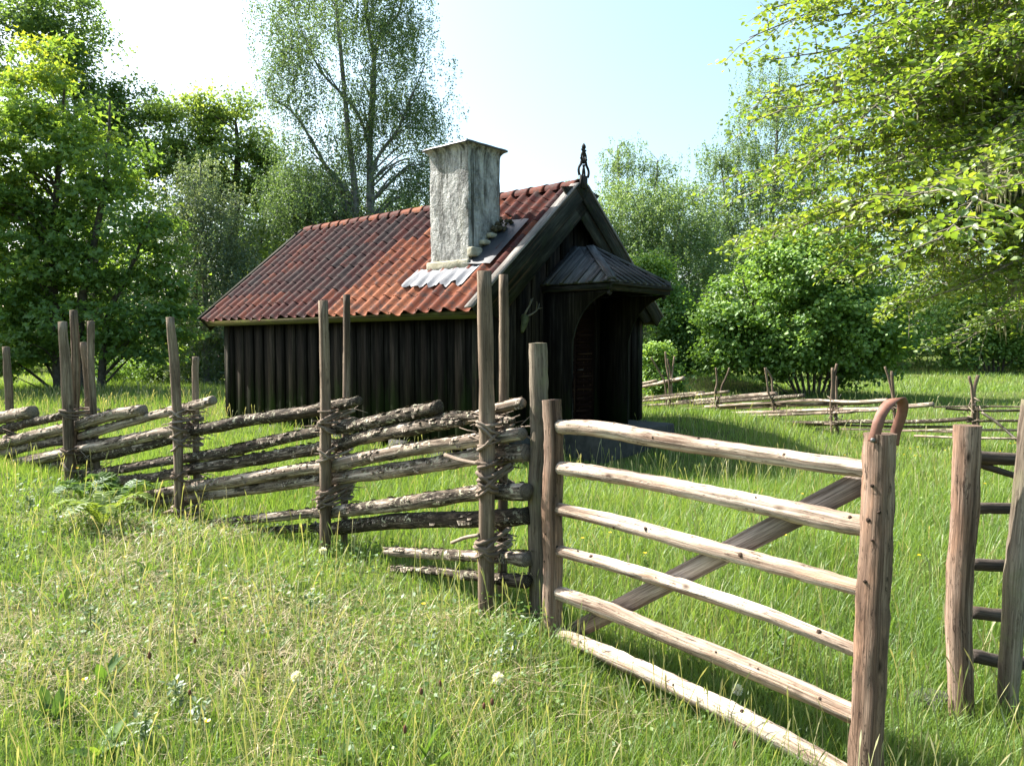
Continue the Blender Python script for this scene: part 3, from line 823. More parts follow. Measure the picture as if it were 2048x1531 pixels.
# antlers on the gable wall
def antlers():
    p = np.array([P0[0], P0[1], 0]) + np.append(U*0.88, 0) + np.append(-Vv*0.05, 0)
    a = thing("antler_mount", "small mossy deer skull with forked antlers hung on the dark gable wall", "antlers", (p[0], p[1], 1.98), HA)
    s = MB()
    s.tube([(0, 0.0, 0.10), (0.0, -0.05, 0.06), (-0.02, -0.08, -0.05), (-0.035, -0.10, -0.17)], [0.05, 0.065, 0.05, 0.022], 9, 0.06, sub=3)
    s.build("skull", M["skull"], a, smooth=True)
    for sx in (-1, 1):
        q = MB()
        q.tube([(sx*0.03, -0.04, 0.11), (sx*0.07+0.03, -0.08, 0.20), (sx*0.09+0.07, -0.09, 0.30), (sx*0.08+0.10, -0.07, 0.40)], [0.016, 0.013, 0.010, 0.004], 6, 0.1, sub=3)
        q.tube([(sx*0.085+0.05, -0.085, 0.25), (sx*0.085-0.01*sx+0.01, -0.12, 0.32), (sx*0.05, -0.13, 0.36)], [0.009, 0.007, 0.003], 5, sub=2)
        q.tube([(sx*0.09+0.07, -0.09, 0.30), (sx*0.15+0.09, -0.10, 0.35)], [0.008, 0.003], 5)
        q.build("antler", M["antler"], a, smooth=True)
    a.scale = (1.1, 1.1, 1.1); a.rotation_euler = (0, math.radians(24), HA)
antlers()

# ------------------------------------------------------------------ near roundpole fence
fence = thing("roundpole_fence", "lichen grown roundpole fence of slanting split rails beside the pale gate", "fence", (-1.46, 5.95, 0))
FO = Vector((-1.46, 5.95, 0))
def loc(p): return np.asarray(p, float) - np.array(FO)
def fence_hit(x, y, off=0.0):
    """where the sight line meets the fence's run (off metres behind its middle)"""
    best = None
    for a, c in zip(FP[:-1], FP[1:]):
        d = c-a; n_ = np.array([-d[1], d[0]]); n_ /= np.linalg.norm(n_)
        if n_[1] < 0: n_ = -n_
        p = on_plane(x, y, (a[0]+n_[0]*off, a[1]+n_[1]*off, 0), (n_[0], n_[1], 0))
        t = np.dot(p[:2]-a, d)/np.dot(d, d)
        e = 0 if -0.02 <= t <= 1.02 else min(abs(t), abs(t-1))
        if best is None or e < best[0]: best = (e, p)
    return best[1]
# rails: (x, y, half thickness in photograph pixels)
r5 = lambda x, y: (x/2.926, 600+y/2.926)
r6 = lambda x, y: (500+x/2.355, 600+y/2.355)
RAILS = [
 ([r5(-160,735), r5(0,690), r5(190,652)], [12,12,13]),
 ([r5(-150,800), r5(0,762), r5(180,715), r5(370,675)], [9,9,9,8]),
 ([r5(-100,870), r5(40,832), r5(230,785), r5(450,735), r5(640,675), r5(835,642)], [10,11,11,11,12,11]),
 ([r5(-80,915), r5(200,852), r5(450,800), r5(750,715), r5(1000,650), r5(1130,620), r5(1248,585)], [8,9,9,9,9,10,9]),
 ([r5(20,925), r5(170,865), r5(290,840), r5(385,830)], [4,5,6,7]),
 ([r5(-60,985), r5(150,945), r5(400,890), r5(700,832), r5(1000,768), r5(1120,790)], [10,10,11,11,11,9]),
 ([r5(-60,1030), r5(150,1000), r5(450,938), r5(700,885), r5(1040,805)], [9,10,10,11,10]),
 ([r5(40,1085), r5(200,1060), r5(450,1035), r5(700,990), r5(1000,938), r5(1300,895), r5(1600,822), r5(1880,765), r6(330,610), r6(520,588), r6(700,545), r6(890,503)], [8,8,9,9,9,11,11,11,11,12,13,14]),
 ([r5(90,1110), r5(300,1095), r5(600,1060), r5(900,1035), r5(1100,990), r5(1400,945), r5(1880,862), r6(330,690), r6(430,672)], [7,8,10,10,12,13,13,13,10]),
 ([r5(400,850), r5(900,800), r5(1100,772), r5(1400,712), r5(1860,642), r6(330,505), r6(440,490), r6(515,472)], [8,9,11,12,12,11,11,8]),
 ([r5(730,1172), r5(900,1135), r5(1100,1098), r5(1400,1050), r5(1860,975), r6(330,788), r6(500,752), r6(700,713), r6(900,680), r6(1090,655), r6(1285,628)], [8,10,11,13,13,13,14,14,14,14,13]),
 ([r5(800,1205), r5(1000,1170), r5(1300,1130), r5(1860,1050), r6(330,850), r6(600,815), r6(900,770), r6(1100,735), r6(1305,722)], [7,9,11,12,12,14,15,15,16]),
 ([r6(395,688), r6(520,650), r6(650,622), r6(780,600), r6(900,578), r6(1000,575)], [12,14,14,15,15,9]),
 ([r6(860,560), r6(960,545), r6(1090,552), r6(1180,558), r6(1245,568)], [6,9,9,7,5]),
 ([r6(1010,570), r6(1100,530), r6(1200,500), r6(1285,482)], [8,11,12,10]),
 ([r5(1100,1325), r5(1300,1300), r5(1860,1240), r6(330,1002), r6(600,972), r6(800,945), r6(1090,905), r6(1305,902)], [7,8,10,11,14,15,15,18]),
 ([r5(1350,1365), r5(1860,1330), r6(330,1085), r6(420,1072), r6(700,1040), r6(1090,1030), r6(1308,1018)], [6,9,9,13,15,16,17]),
 ([r6(640,1180), r6(700,1185), r6(900,1195), r6(1090,1205), r6(1308,1218)], [8,10,11,12,16]),
 ([r6(650,1262), r6(860,1275), r6(1080,1300), r6(1305,1322)], [6,8,10,15]),
]
for k, (px, rad) in enumerate(RAILS):
    off = 0.07 + 0.025*math.sin(k*2.4)
    P = [fence_hit(x, y, off) for x, y in px]
    rr = [r_*p[1]/F for r_, p in zip(rad, P)]
    # straighten the depth so that one log does not kink sharply where the run turns
    P = np.array(P)
    b = MB(); b.tube(loc(P), rr, 12, 0.075, sub=7 if len(P) > 3 else 12, seed=100+k)
    o = b.build("rail", M["bark"], fence, smooth=True)
# loose bark curling off the rails
bk = MB()
for k, (px, rad) in enumerate(RAILS):
    P = np.array([fence_hit(x, y, 0.07 + 0.025*math.sin(k*2.4)) for x, y in px]); rr = np.array([r_*p[1]/F for r_, p in zip(rad, P)])
    Ln = np.concatenate([[0], np.cumsum(np.linalg.norm(np.diff(P, axis=0), axis=1))])
    for q in range(int(Ln[-1]*34)):
        s = R.uniform(0, Ln[-1]); c = np.array([np.interp(s, Ln, P[:, i]) for i in range(3)]); r_ = np.interp(s, Ln, rr)
        d = np.array([np.interp(s+.05, Ln, P[:, i]) for i in range(3)])-c; d /= np.linalg.norm(d)+1e-6
        a = R.normal(0.2, 0.95); n_ = np.cross(d, [0, 0, 1.]); n_ /= np.linalg.norm(n_)+1e-6
        o_ = n_*math.sin(a) + np.array([0, 0, 1.])*math.cos(a); t_ = np.cross(d, o_)
        w_, l_ = R.uniform(.006, .016), R.uniform(.012, .045)
        p0 = loc(c)+o_*(r_*0.98)
        bk.add([p0-d*l_-t_*w_, p0+d*l_-t_*w_*.7, p0+d*l_*.8+t_*w_+o_*R.uniform(.003,.014), p0-d*l_*.7+t_*w_+o_*R.uniform(.002,.012)], [[[0,1,2,3]]], [[0,0],[.1,0],[.1,.1],[0,.1]])
o = bk.build("loose_bark", M["bark"], fence); o["kind"] = "stuff"

# stakes in pairs: pixel top, bottom, half widths, metres behind the fence's middle
STAKES = [
 ((968,542),(974,870),(970,1215),(13.5,15,14),-0.06),
 ((1008,549),(1008,800),(1004,1225),(9,9,9),0.20),
 ((648,601),(652,830),(650,1085),(9,11,11),-0.07),
 ((693,589),(693,760),(686,1090),(7,7,7),0.21),
 ((340,634),(353,800),(360,1060),(7,9.5,9),-0.07),
 ((391,713),(391,790),(394,1060),(6,6,6),0.21),
 ((125,643),(135,800),(139,1005),(8,10,10),-0.08),
 ((147,620),(151,760),(136,1000),(6.5,8,7),-0.02),
 ((182,642),(184,760),(200,1010),(6.5,6.5,6),0.20),
 ((166,684),(176,790),(178,990),(6,6,6),0.24),
 ((12,693),(18,800),(24,985),(6.5,7.5,7),0.12),
 ((-60,690),(-56,800),(-55,985),(6.5,7,7),-0.05),
]
for k, (t, m_, b_, wd, off) in enumerate(STAKES):
    base = fence_hit(*b_, off)
    yv = base[1]
    P = np.array([at(t[0], t[1], yv), at(m_[0], m_[1], yv), at(b_[0], b_[1], yv)])
    P[2, 2] -= 0.35
    rr = [w*yv/F*1.06 for w in wd]
    b = MB(); b.tube(loc(P), rr, 9, 0.07, sub=7, seed=300+k)
    b.build("stake", M["stake"], fence, smooth=True)
# willow bindings round each pair of stakes
def binding(px, py, off0, off1, wpx, seed, brush=10, n=4, pxb=None):
    rg = np.random.default_rng(seed)
    b = MB()
    f0 = fence_hit(px, py, off0); f1 = fence_hit(pxb if pxb else px+38*4.5/f0[1], py-6, off1)
    r_ = wpx*f0[1]/F
    ax = f1-f0; ax[2] = 0; Ln = np.linalg.norm(ax); ax /= Ln; sd = np.cross(ax, [0, 0, 1.])
    for q in range(n):
        zc = f0[2] + (q-(n-1)/2)*0.021 + rg.normal(0, .010); zs_ = rg.uniform(-.11, .11)
        pts = []
        for t in np.linspace(0, 2*math.pi, 15)[:-1]:
            e = 1.0 + rg.normal(0, .09)
            ca, sa = math.cos(t), math.sin(t)
            along = (Ln/2)*(1 if ca > 0 else -1)*min(1, abs(ca)*2.2) + ca*r_*1.25*e
            pts.append(f0 + ax*(Ln/2+along) + sd*(sa*r_*1.35*e) + np.array([0, 0, zc-f0[2]+zs_*sa*0.5+zs_*ca*.4]))
        pts.append(pts[0]+np.array([0, 0, .014]))
        b.tube(loc(pts), rg.uniform(.008, .013), 6, 0.16, sub=2, seed=seed+q)
    for q in range(int(brush*0.9)):     # frayed twig ends
        c = f0 + ax*rg.uniform(0, Ln+.05) + sd*rg.normal(0, r_*1.2) + np.array([0, 0, rg.normal(0, .04)])
        d = ax*rg.normal(0.2, .7) + sd*rg.normal(0, .9) + np.array([0, 0, rg.normal(-.05, .28)]); d /= np.linalg.norm(d)
        l_ = rg.uniform(.06, .16)
        b.tube(loc([c-d*l_*.4, c+d*l_*.3+np.array([0,0,rg.normal(0,.01)]), c+d*l_]), [0.0045, 0.004, 0.002], 4, 0.1)
    b.build("binding", M["withy"], fence, smooth=True)
for i, (x, y, o0, o1, w, br, xb, n_) in enumerate([
    (974, 862, -.06, .20, 15, 34, 1008, 3), (974, 965, -.06, .20, 15, 8, 1008, 5), (970, 1098, -.06, .20, 14, 16, 1005, 5), (974, 925, -.06, .20, 15, 22, 1008, 2), (974, 880, -.06, .20, 15, 26, 1010, 2),
    (652, 834, -.07, .21, 12, 26, 692, 4), (651, 912, -.07, .21, 12, 22, 690, 3), (650, 1003, -.07, .21, 12, 46, 690, 4), (651, 985, -.07, .21, 12, 36, 690, 3), (652, 860, -.07, .21, 12, 26, 692, 2),
    (354, 832, -.07, .21, 10, 40, 392, 4), (356, 884, -.07, .21, 10, 30, 392, 3), (358, 955, -.07, .21, 10, 26, 393, 3), (359, 1020, -.07, .21, 10, 24, 393, 2), (355, 860, -.07, .21, 10, 34, 392, 3),
    (135, 828, -.08, .22, 10, 34, 182, 3), (138, 905, -.08, .22, 10, 26, 186, 2), (139, 940, -.08, .22, 10, 26, 188, 2), (18, 880, -.02, .14, 8, 22, 28, 3)]):
    binding(x, y, o0, o1, w, 900+i*11, br, n_, xb)
for px, rad in (([r6(950,1142), r6(1010,1118), r6(1080,1105)], [3.5,4,4]), ([r6(918,728), r6(980,750), r6(1090,772)], [4.5,4,4]), ([r5(800,1295), r5(900,1265), r5(1030,1225)], [3,4,4]), ([r5(1010,1300), r5(1040,1345), r5(1060,1380)], [3,3,2])):
    P = [fence_hit(x, y, -0.10) for x, y in px]
    b = MB(); b.tube(loc(P), [r_*p[1]/F for r_, p in zip(rad, P)], 7, 0.08, sub=4); b.build("withy_end", M["withy"], fence, smooth=True)

# tall split post that the gate hangs beside
def post(name, label, top, bot, Y, rt, rb, mat, seg=12, rough=0.05, cat="post", flat=1.0, mids=(), seed=1, bury=0.25):
    pb = at(bot[0], bot[1], Y); pt = at(top[0], top[1], Y)
    g = float(gz(pb[0], pb[1]))
    o0 = np.array([pb[0], pb[1], g])
    P = [at(x, y, Y) for x, y in [bot, *sorted(mids, key=lambda q: -q[1]), top]]
    P[0] = P[0] + (P[0]-P[1])/np.linalg.norm(P[0]-P[1])*bury
    rr = np.interp(np.linspace(0, 1, len(P)), [0, 1], [rb*Y/F, rt*Y/F])
    b = MB(); b.tube(np.array(P)-o0, rr, seg, rough, sub=9, flat=flat, seed=seed)
    o = b.build(name, mat, None, smooth=True)
    o.location = o0
    sm_ = o.modifiers.new("split", 'EDGE_SPLIT'); sm_.split_angle = math.radians(50)
    return tag(o, label, cat)
post("gate_post", "tall grey split post standing against the gate's hinge stile", (1075,686), (1077,1215), 4.42, 18, 19, M["oldpost"], 8, 0.045, mids=((1078,860),(1073,1000)), seed=41)
post("gate_post", "short peeled round post with sawn flat top right of the open gate", (1935,850), (1922,1400), 3.56, 26, 24, M["peeled_brown"], 20, 0.055, mids=((1930,1020),(1918,1200)), seed=43)

# ------------------------------------------------------------------ gate, standing ajar
GL, GR = np.array([0.222, 4.24]), np.array([1.386, 2.94])
gd = GR-GL; gn = np.array([gd[1], -gd[0]]); gn /= np.linalg.norm(gn)
if gn[1] > 0: gn = -gn                        # towards the camera
gate = thing("gate", "pale peeled pole gate with six rails, diagonal brace and leather loop, standing ajar", "gate", (GL[0], GL[1], float(gz(*GL))))
GO = np.array(gate.location)
def gpt(x, y, off=0.0):
    return on_plane(x, y, (GL[0]+gn[0]*off, GL[1]+gn[1]*off, 0), (gn[0], gn[1], 0)) - GO
def gtube(name, px, rad, mat, off=0.0, seg=14, rough=0.03, seed=1, sub=9, taper=True):
    P = np.array([gpt(x, y, off) for x, y in px]); Y = P[:, 1]+GO[1]
    rr = np.array(rad)*Y/F*(1.12 if name == "rail" else 1.0)
    b = MB()
    if taper:
        d0 = (P[1]-P[0])/np.linalg.norm(P[1]-P[0]); d1 = (P[-1]-P[-2])/np.linalg.norm(P[-1]-P[-2])
        P = np.concatenate([[P[0]-d0*.02], P, [P[-1]+d1*.05]]); rr = np.concatenate([[rr[0]*.85], rr, [rr[-1]*.85]])
    b.tube(P, rr, seg, rough, sub=sub, seed=seed)
    rk = np.random.default_rng(seed+500); ref_ = np.array([0, 0, 1.]) if name == "rail" else np.array([gn[1], -gn[0], 0])
    Ps, rs = smooth_path(P, rr, 9)
    for q in range(4 if name == "rail" else 5):           # knots left standing proud of the peeled pole
        i_ = int(rk.integers(6, len(Ps)-8)); t_ = Ps[i_+1]-Ps[i_-1]; t_ /= np.linalg.norm(t_)
        a_ = rk.normal(.5, .7); f_ = np.array([gn[0], gn[1], 0]); s2 = np.cross(t_, f_)
        s2 = s2 if s2[2] >= 0 else -s2
        d_ = f_*math.cos(a_)+s2*math.sin(a_); k_ = rk.uniform(.004, .009)
        b.tube([Ps[i_]+d_*rs[i_]*.8, Ps[i_]+d_*rs[i_]*1.01, Ps[i_]+d_*(rs[i_]*1.01+rk.uniform(.001, .005))], [k_*1.5, k_*1.1, k_*.6], 7, 0.15, tint=1.0, seed=seed+q)
    o = b.build(name, mat, gate, smooth=True)
    sm_ = o.modifiers.new("split", 'EDGE_SPLIT'); sm_.split_angle = math.radians(55)
    return o
gtube("stile", [(1103,799),(1108,900),(1104,1010),(1106,1120),(1103,1330)], [19.5,20,21.5,20,21], M["peeled_brown"], 0, 18, 0.055, 11, taper=False)
rst = gtube("stile", [(1760,866),(1757,1000),(1748,1180),(1738,1400),(1728,1620)], [29.5,30,31,31,32], M["peeled_brown"], 0, 20, 0.05, 12, taper=False)
for k, (px, rad) in enumerate([
    ([(1122,853),(1200,858),(1350,884),(1500,906),(1728,938)], [12,14,15,14,15]),
    ([(1126,936),(1190,945),(1310,966),(1450,994),(1600,1026),(1725,1052)], [12,13,14,16,19,18]),
    ([(1122,1018),(1250,1048),(1400,1090),(1560,1132),(1720,1175)], [11,14,15,16,15]),
    ([(1118,1100),(1230,1130),(1350,1166),(1530,1226),(1710,1299)], [10,12,13,13,12]),
    ([(1124,1188),(1220,1222),(1330,1268),(1500,1336),(1705,1427)], [13,15,15,17,18]),
    ([(1124,1270),(1220,1310),(1330,1360),(1450,1418),(1560,1474),(1695,1552)], [13,17,17,20,20,21])]):
    gtube("rail", px, rad, M["peeled"], 0.0, 14, 0.06, 60+k)
a, c = gpt(1140,1266,-0.062), gpt(1752,948,-0.062)
d = c-a; Ln = np.linalg.norm(d); d /= Ln; nn3 = np.array([gn[0], gn[1], 0]); s_ = np.cross(d, nn3)
Mx = np.eye(4); Mx[:3, 0] = s_; Mx[:3, 1] = d; Mx[:3, 2] = nn3; Mx[:3, 3] = a
b = MB(); b.box((-0.047, 0, -0.012), (0.047, Ln, 0.012), M=Mx)
o = b.build("brace", M["brace"], gate)
# leather loop over the latch stile
sx_, sy_ = np.array([1., 0, 0]), np.array([0.25, 0.97, 0])
pth = []
for x, y, dy in [(1746,884,-0.064),(1751,866,-0.064),(1757,843,-0.058),(1766,822,-0.045),(1778,806,-0.025),(1790,798,0.0),(1801,798,0.022),(1806,810,0.042),(1803,830,0.055),(1796,850,0.064),(1790,870,0.068),(1787,890,0.068)]:
    p = at(x, y, GR[1]+dy) - GO; pth.append(p)
pth, _ = smooth_path(pth, 1, 4)
g_ = np.gradient(pth, axis=0); g_ /= np.linalg.norm(g_, axis=1)[:, None]
wd = np.array([0.95, -0.25, 0.12]); wdv = wd - (g_@wd)[:, None]*g_; wdv /= np.linalg.norm(wdv, axis=1)[:, None]
nv = np.cross(g_, wdv)
hw, ht = 0.0195, 0.0022
rows = []
for p, w_, n_ in zip(pth, wdv, nv): rows += [p-w_*hw-n_*ht, p+w_*hw-n_*ht, p+w_*hw+n_*ht, p-w_*hw+n_*ht]
n4 = len(pth); i = np.arange(n4-1)[:, None]*4; j = np.arange(4)[None]; k = (j+1) % 4
Q = np.stack([i+j, i+k, i+4+k, i+4+j], -1).reshape(-1, 4)
b = MB(); b.add(rows, [Q, [[0, 3, 2, 1]], [[4*n4-4, 4*n4-3, 4*n4-2, 4*n4-1]]])
strap = b.build("strap", M["leather"], gate)
p = at(1746, 880, GR[1]-0.066)-GO
b = MB(); b.tube([p+np.array([0, .004, 0]), p+np.array([0, -.003, 0]), p+np.array([0, -.006, 0])], [0.010, 0.0095, 0.005], 12)
b.build("rivet", M["iron"], strap, smooth=True)

# ------------------------------------------------------------------ fence at the right edge
rf = thing("rail_fence", "dark rail fence at the right edge with one leaning grey stake", "fence", (2.6, 3.75, 0))
ro = np.array([2.6, 3.75, 0])
b = MB(); P = np.array([at(2015,1410,3.50), at(2033,1150,3.52), at(2050,980,3.54), at(2068,800,3.56)]); P[0, 2] -= .15
b.tube(P-ro, np.array([20, 22, 22, 22])*3.5/F, 10, 0.07, sub=7, seed=77); b.build("stake", M["oldpost"], rf, smooth=True)
for k, (y0, y1, r_) in enumerate([(913,918,12.5),(1016,1017,12),(1127,1131,12),(1224,1232,13),(1309,1325,13)]):
    b = MB(); P = np.array([at(1940, y0, 3.66), at(2035, y1, 3.74), at(2290, y1+8, 4.0), at(2560, y1-4, 4.3)])
    b.tube(P-ro, r_*3.66/F, 11, 0.06, sub=8, seed=80+k); b.build("rail", M["darkrail"], rf, smooth=True)
b = MB(); b.tube(np.array([at(1950, 925, 3.70), at(2035, 952, 3.74), at(2250, 1010, 3.95)])-ro, 7*3.7/F, 9, 0.08, sub=6); b.build("rail", M["darkrail"], rf, smooth=True)
for px in (2300, 2330):
    b = MB(); P = np.array([at(px, 1380, 3.9), at(px+4, 1000, 3.9), at(px+8, 700, 3.9)]); b.tube(P-ro, 0.04, 9, 0.07, sub=6); b.build("stake", M["oldpost"], rf, smooth=True)

# ------------------------------------------------------------------ far roundpole fence beyond the cottage
DP = np.array([(3.3, 21.0), (4.03, 19.3), (4.75, 17.6), (5.5, 16.0), (6.06, 14.4), (6.63, 13.3), (7.34, 12.2), (8.4, 11.4), (10.5, 10.3)])
ff = thing("roundpole_fence", "low crooked roundpole fence crossing the far meadow in front of the hazel", "fence", (5.5, 16.0, 0))
fo = np.array([5.5, 16.0, 0])
def far_hit(x, y, off=0.0):
    k = (x-CX)/F
    best = None
    for a, c in zip(DP[:-1], DP[1:]):
        d = c-a
        den = d[0]-k*d[1]
        if abs(den) < 1e-6: continue
        t = (k*a[1]-a[0])/den
        e = 0 if 0 <= t <= 1 else min(abs(t), abs(t-1))
        if best is None or e < best[0]: best = (e, a[1]+t*d[1])
    return at(x, y, best[1]+off)
q4 = lambda x, y: (1260+x/4.655, 680+y/4.655)
q5 = lambda x, y: (1620+x/4.785, 680+y/4.785)
for k, (px, r_) in enumerate([
    ([q4(90,405), q4(250,375)], 2.3), ([q4(90,435), q4(300,395), q4(500,355)], 3.6), ([q4(90,540), q4(400,510), q4(690,487)], 3.2), ([q4(90,568), q4(500,525), q4(920,477)], 2.8),
    ([q4(100,608), q4(600,580)], 2.6), ([q4(440,580), q4(800,550), q4(1100,522), q4(1360,500)], 4.6), ([q4(600,592), q4(1100,555), q4(1620,518)], 3.6), ([q4(700,620), q4(1300,580), q4(1700,560), q4(2048,575), q5(740,575)], 3.4),
    ([q4(480,640), q4(1100,625), q4(1400,605), q4(2048,590), q5(740,568)], 3.8), ([q4(560,690), q4(1100,675), q4(1700,650), q4(2048,640), q5(700,650), q5(1180,612)], 3.8),
    ([q4(900,710), q4(1500,690), q4(2048,668), q5(400,680), q5(760,662)], 3.0), ([q4(1250,765), q4(1800,768), q4(2048,755), q5(700,778), q5(1100,775), q5(1550,748)], 4.4),
    ([q4(1500,800), q5(200,810), q5(800,828), q5(1500,830)], 2.4), ([q5(860,868), q5(1400,858), q5(2000,862), q5(2600,868)], 2.6), ([q5(1000,915), q5(1500,935), q5(2300,945), q5(2700,950)], 2.4),
    ([q5(1180,640), q5(1600,632), q5(2100,640), q5(2600,650)], 1.9), ([q5(1300,655), q5(1700,675), q5(2100,672), q5(2600,680)], 2.4), ([q5(1500,775), q5(2000,770), q5(2600,775)], 2.6),
    ([q5(1640,690), q5(1800,800), q5(1990,965)], 3.0), ([q5(300,850), q5(900,862), q5(1400,880)], 2.0)]):
    P = np.array([far_hit(x, y, 0.05*math.sin(k*1.7)) for x, y in px])
    b = MB(); b.tube(P-fo, r_*P[:, 1].mean()/F, 7, 0.09, sub=6, seed=200+k); b.build("rail", M["bark"], ff, smooth=True)
for k, (px, r_, off) in enumerate([
    ([(1302,714),(1318,742),(1330,768),(1333,828)], 1.9, 0), ([(1331,703),(1333,730),(1338,762),(1341,826)], 2.0, 0), ([(1335,717),(1341,745),(1344,790),(1346,828)], 1.8, .2), ([(1349,712),(1344,750),(1343,785),(1347,826)], 1.9, .2),
    ([(1432,735),(1434,765),(1430,788),(1437,838)], 1.8, 0), ([(1459,735),(1452,755),(1442,780),(1443,832)], 1.8, .2),
    ([(1530,735),(1534,760),(1537,785),(1545,805),(1552,848)], 2.1, 0), ([(1531,736),(1543,755),(1545,780),(1551,845)], 2.0, .2),
    ([(1665,735),(1665,770),(1662,810),(1664,875)], 2.6, 0), ([(1674,727),(1668,760),(1669,815),(1677,872)], 2.8, .15), ([(1673,752),(1673,800),(1673,870)], 2.2, .25),
    ([(1770,733),(1779,762),(1786,800),(1790,880)], 2.4, 0.2), ([(1783,742),(1787,790),(1789,815),(1790,885)], 2.8, 0),
    ([(1938,752),(1944,780),(1946,830),(1946,895)], 3.2, 0), ([(1956,750),(1948,785),(1949,830),(1950,895)], 3.4, .12), ([(1955,812),(1956,850),(1957,895)], 3.2, .2),
    ([(2100,790),(2102,840),(2103,905)], 3.2, 0)]):
    Y0 = far_hit(*px[-1], off)[1]
    P = np.array([at(x, y, Y0) for x, y in px])
    b = MB(); b.tube(P-fo, r_*Y0/F, 7, 0.08, sub=5, seed=240+k); b.build("stake", M["stake"], ff, smooth=True)
for k, (x, y) in enumerate([(1342,802),(1436,800),(1436,815),(1550,812),(1551,828),(1671,812),(1672,845),(1789,815),(1948,818)]):
    c = far_hit(x, y); rg = np.random.default_rng(k); b = MB()
    for q in range(16):
        p = c + rg.normal(0, 1, 3)*np.array([.07, .08, .08]); d = rg.normal(0, 1, 3)*np.array([1, 1, .5]); d /= np.linalg.norm(d); l_ = rg.uniform(.05, .13)
        b.tube([p-d*l_-fo, p+d*l_-fo], [.009, .005], 4, 0.1)
    b.build("binding", M["withy"], ff)

# ------------------------------------------------------------------ leaves and trees
def unit(a): return a/(np.linalg.norm(a, axis=-1, keepdims=True)+1e-9)
def leaf_mesh(name, pos, nrm, dr, size, tint, mat, parent=None, aspect=0.6, shape=4, fold=0.18):
    """one small folded leaf per point, all in one mesh"""
    n = len(pos); nrm = unit(nrm); dr = unit(dr - nrm*(dr*nrm).sum(1, keepdims=True)); sd = np.cross(nrm, dr)
    s = size[:, None]
    if shape == 4:
        V = np.stack([pos, pos+dr*s*.5+sd*s*aspect*.5+nrm*s*fold, pos+dr*s, pos+dr*s*.5-sd*s*aspect*.5+nrm*s*fold], 1)
        b = np.arange(n)[:, None]*4
        polys = [np.concatenate([b+np.array([[0, 1, 2]]), b+np.array([[0, 2, 3]])])]; k = 4
    elif shape == 6:
        w = sd*s*aspect*.5
        V = np.stack([pos, pos+dr*s*.32+w*.95+nrm*s*fold, pos+dr*s*.72+w*.72+nrm*s*fold*.6, pos+dr*s-nrm*s*.06, pos+dr*s*.72-w*.72+nrm*s*fold*.6, pos+dr*s*.32-w*.95+nrm*s*fold], 1)
        b = np.arange(n)[:, None]*6
        polys = [np.concatenate([b+np.array([[0, 1, 2, 3]]), b+np.array([[0, 3, 4, 5]])])]; k = 6
    else:   # lobed: five points like a maple or oak leaf
        w = sd*s*aspect
        V = np.stack([pos, pos+dr*s*.25+w*.55+nrm*s*fold, pos+dr*s*.45+w*.25, pos+dr*s+nrm*s*-.05, pos+dr*s*.45-w*.25, pos+dr*s*.25-w*.55+nrm*s*fold], 1)
        b = np.arange(n)[:, None]*6
        polys = [np.concatenate([b+np.array([[0, 1, 2]]), b+np.array([[0, 2, 3]]), b+np.array([[0, 3, 4]]), b+np.array([[0, 4, 5]])])]; k = 6
    return mesh_obj(name, V.reshape(-1, 3), polys, mat, parent, tint=np.repeat(tint, k))

def in_blobs(blobs, n, rg, shell=0.45):
    C = np.array([b[0] for b in blobs], float); Rr = np.array([b[1] for b in blobs], float)
    w = (Rr.prod(1))**0.72; w /= w.sum()
    k = rg.choice(len(blobs), n, p=w)
    d = unit(rg.normal(0, 1, (n, 3)))
    r = (shell**3 + (1-shell**3)*rg.random(n))**(1/3)
    return C[k] + d*r[:, None]*Rr[k], d

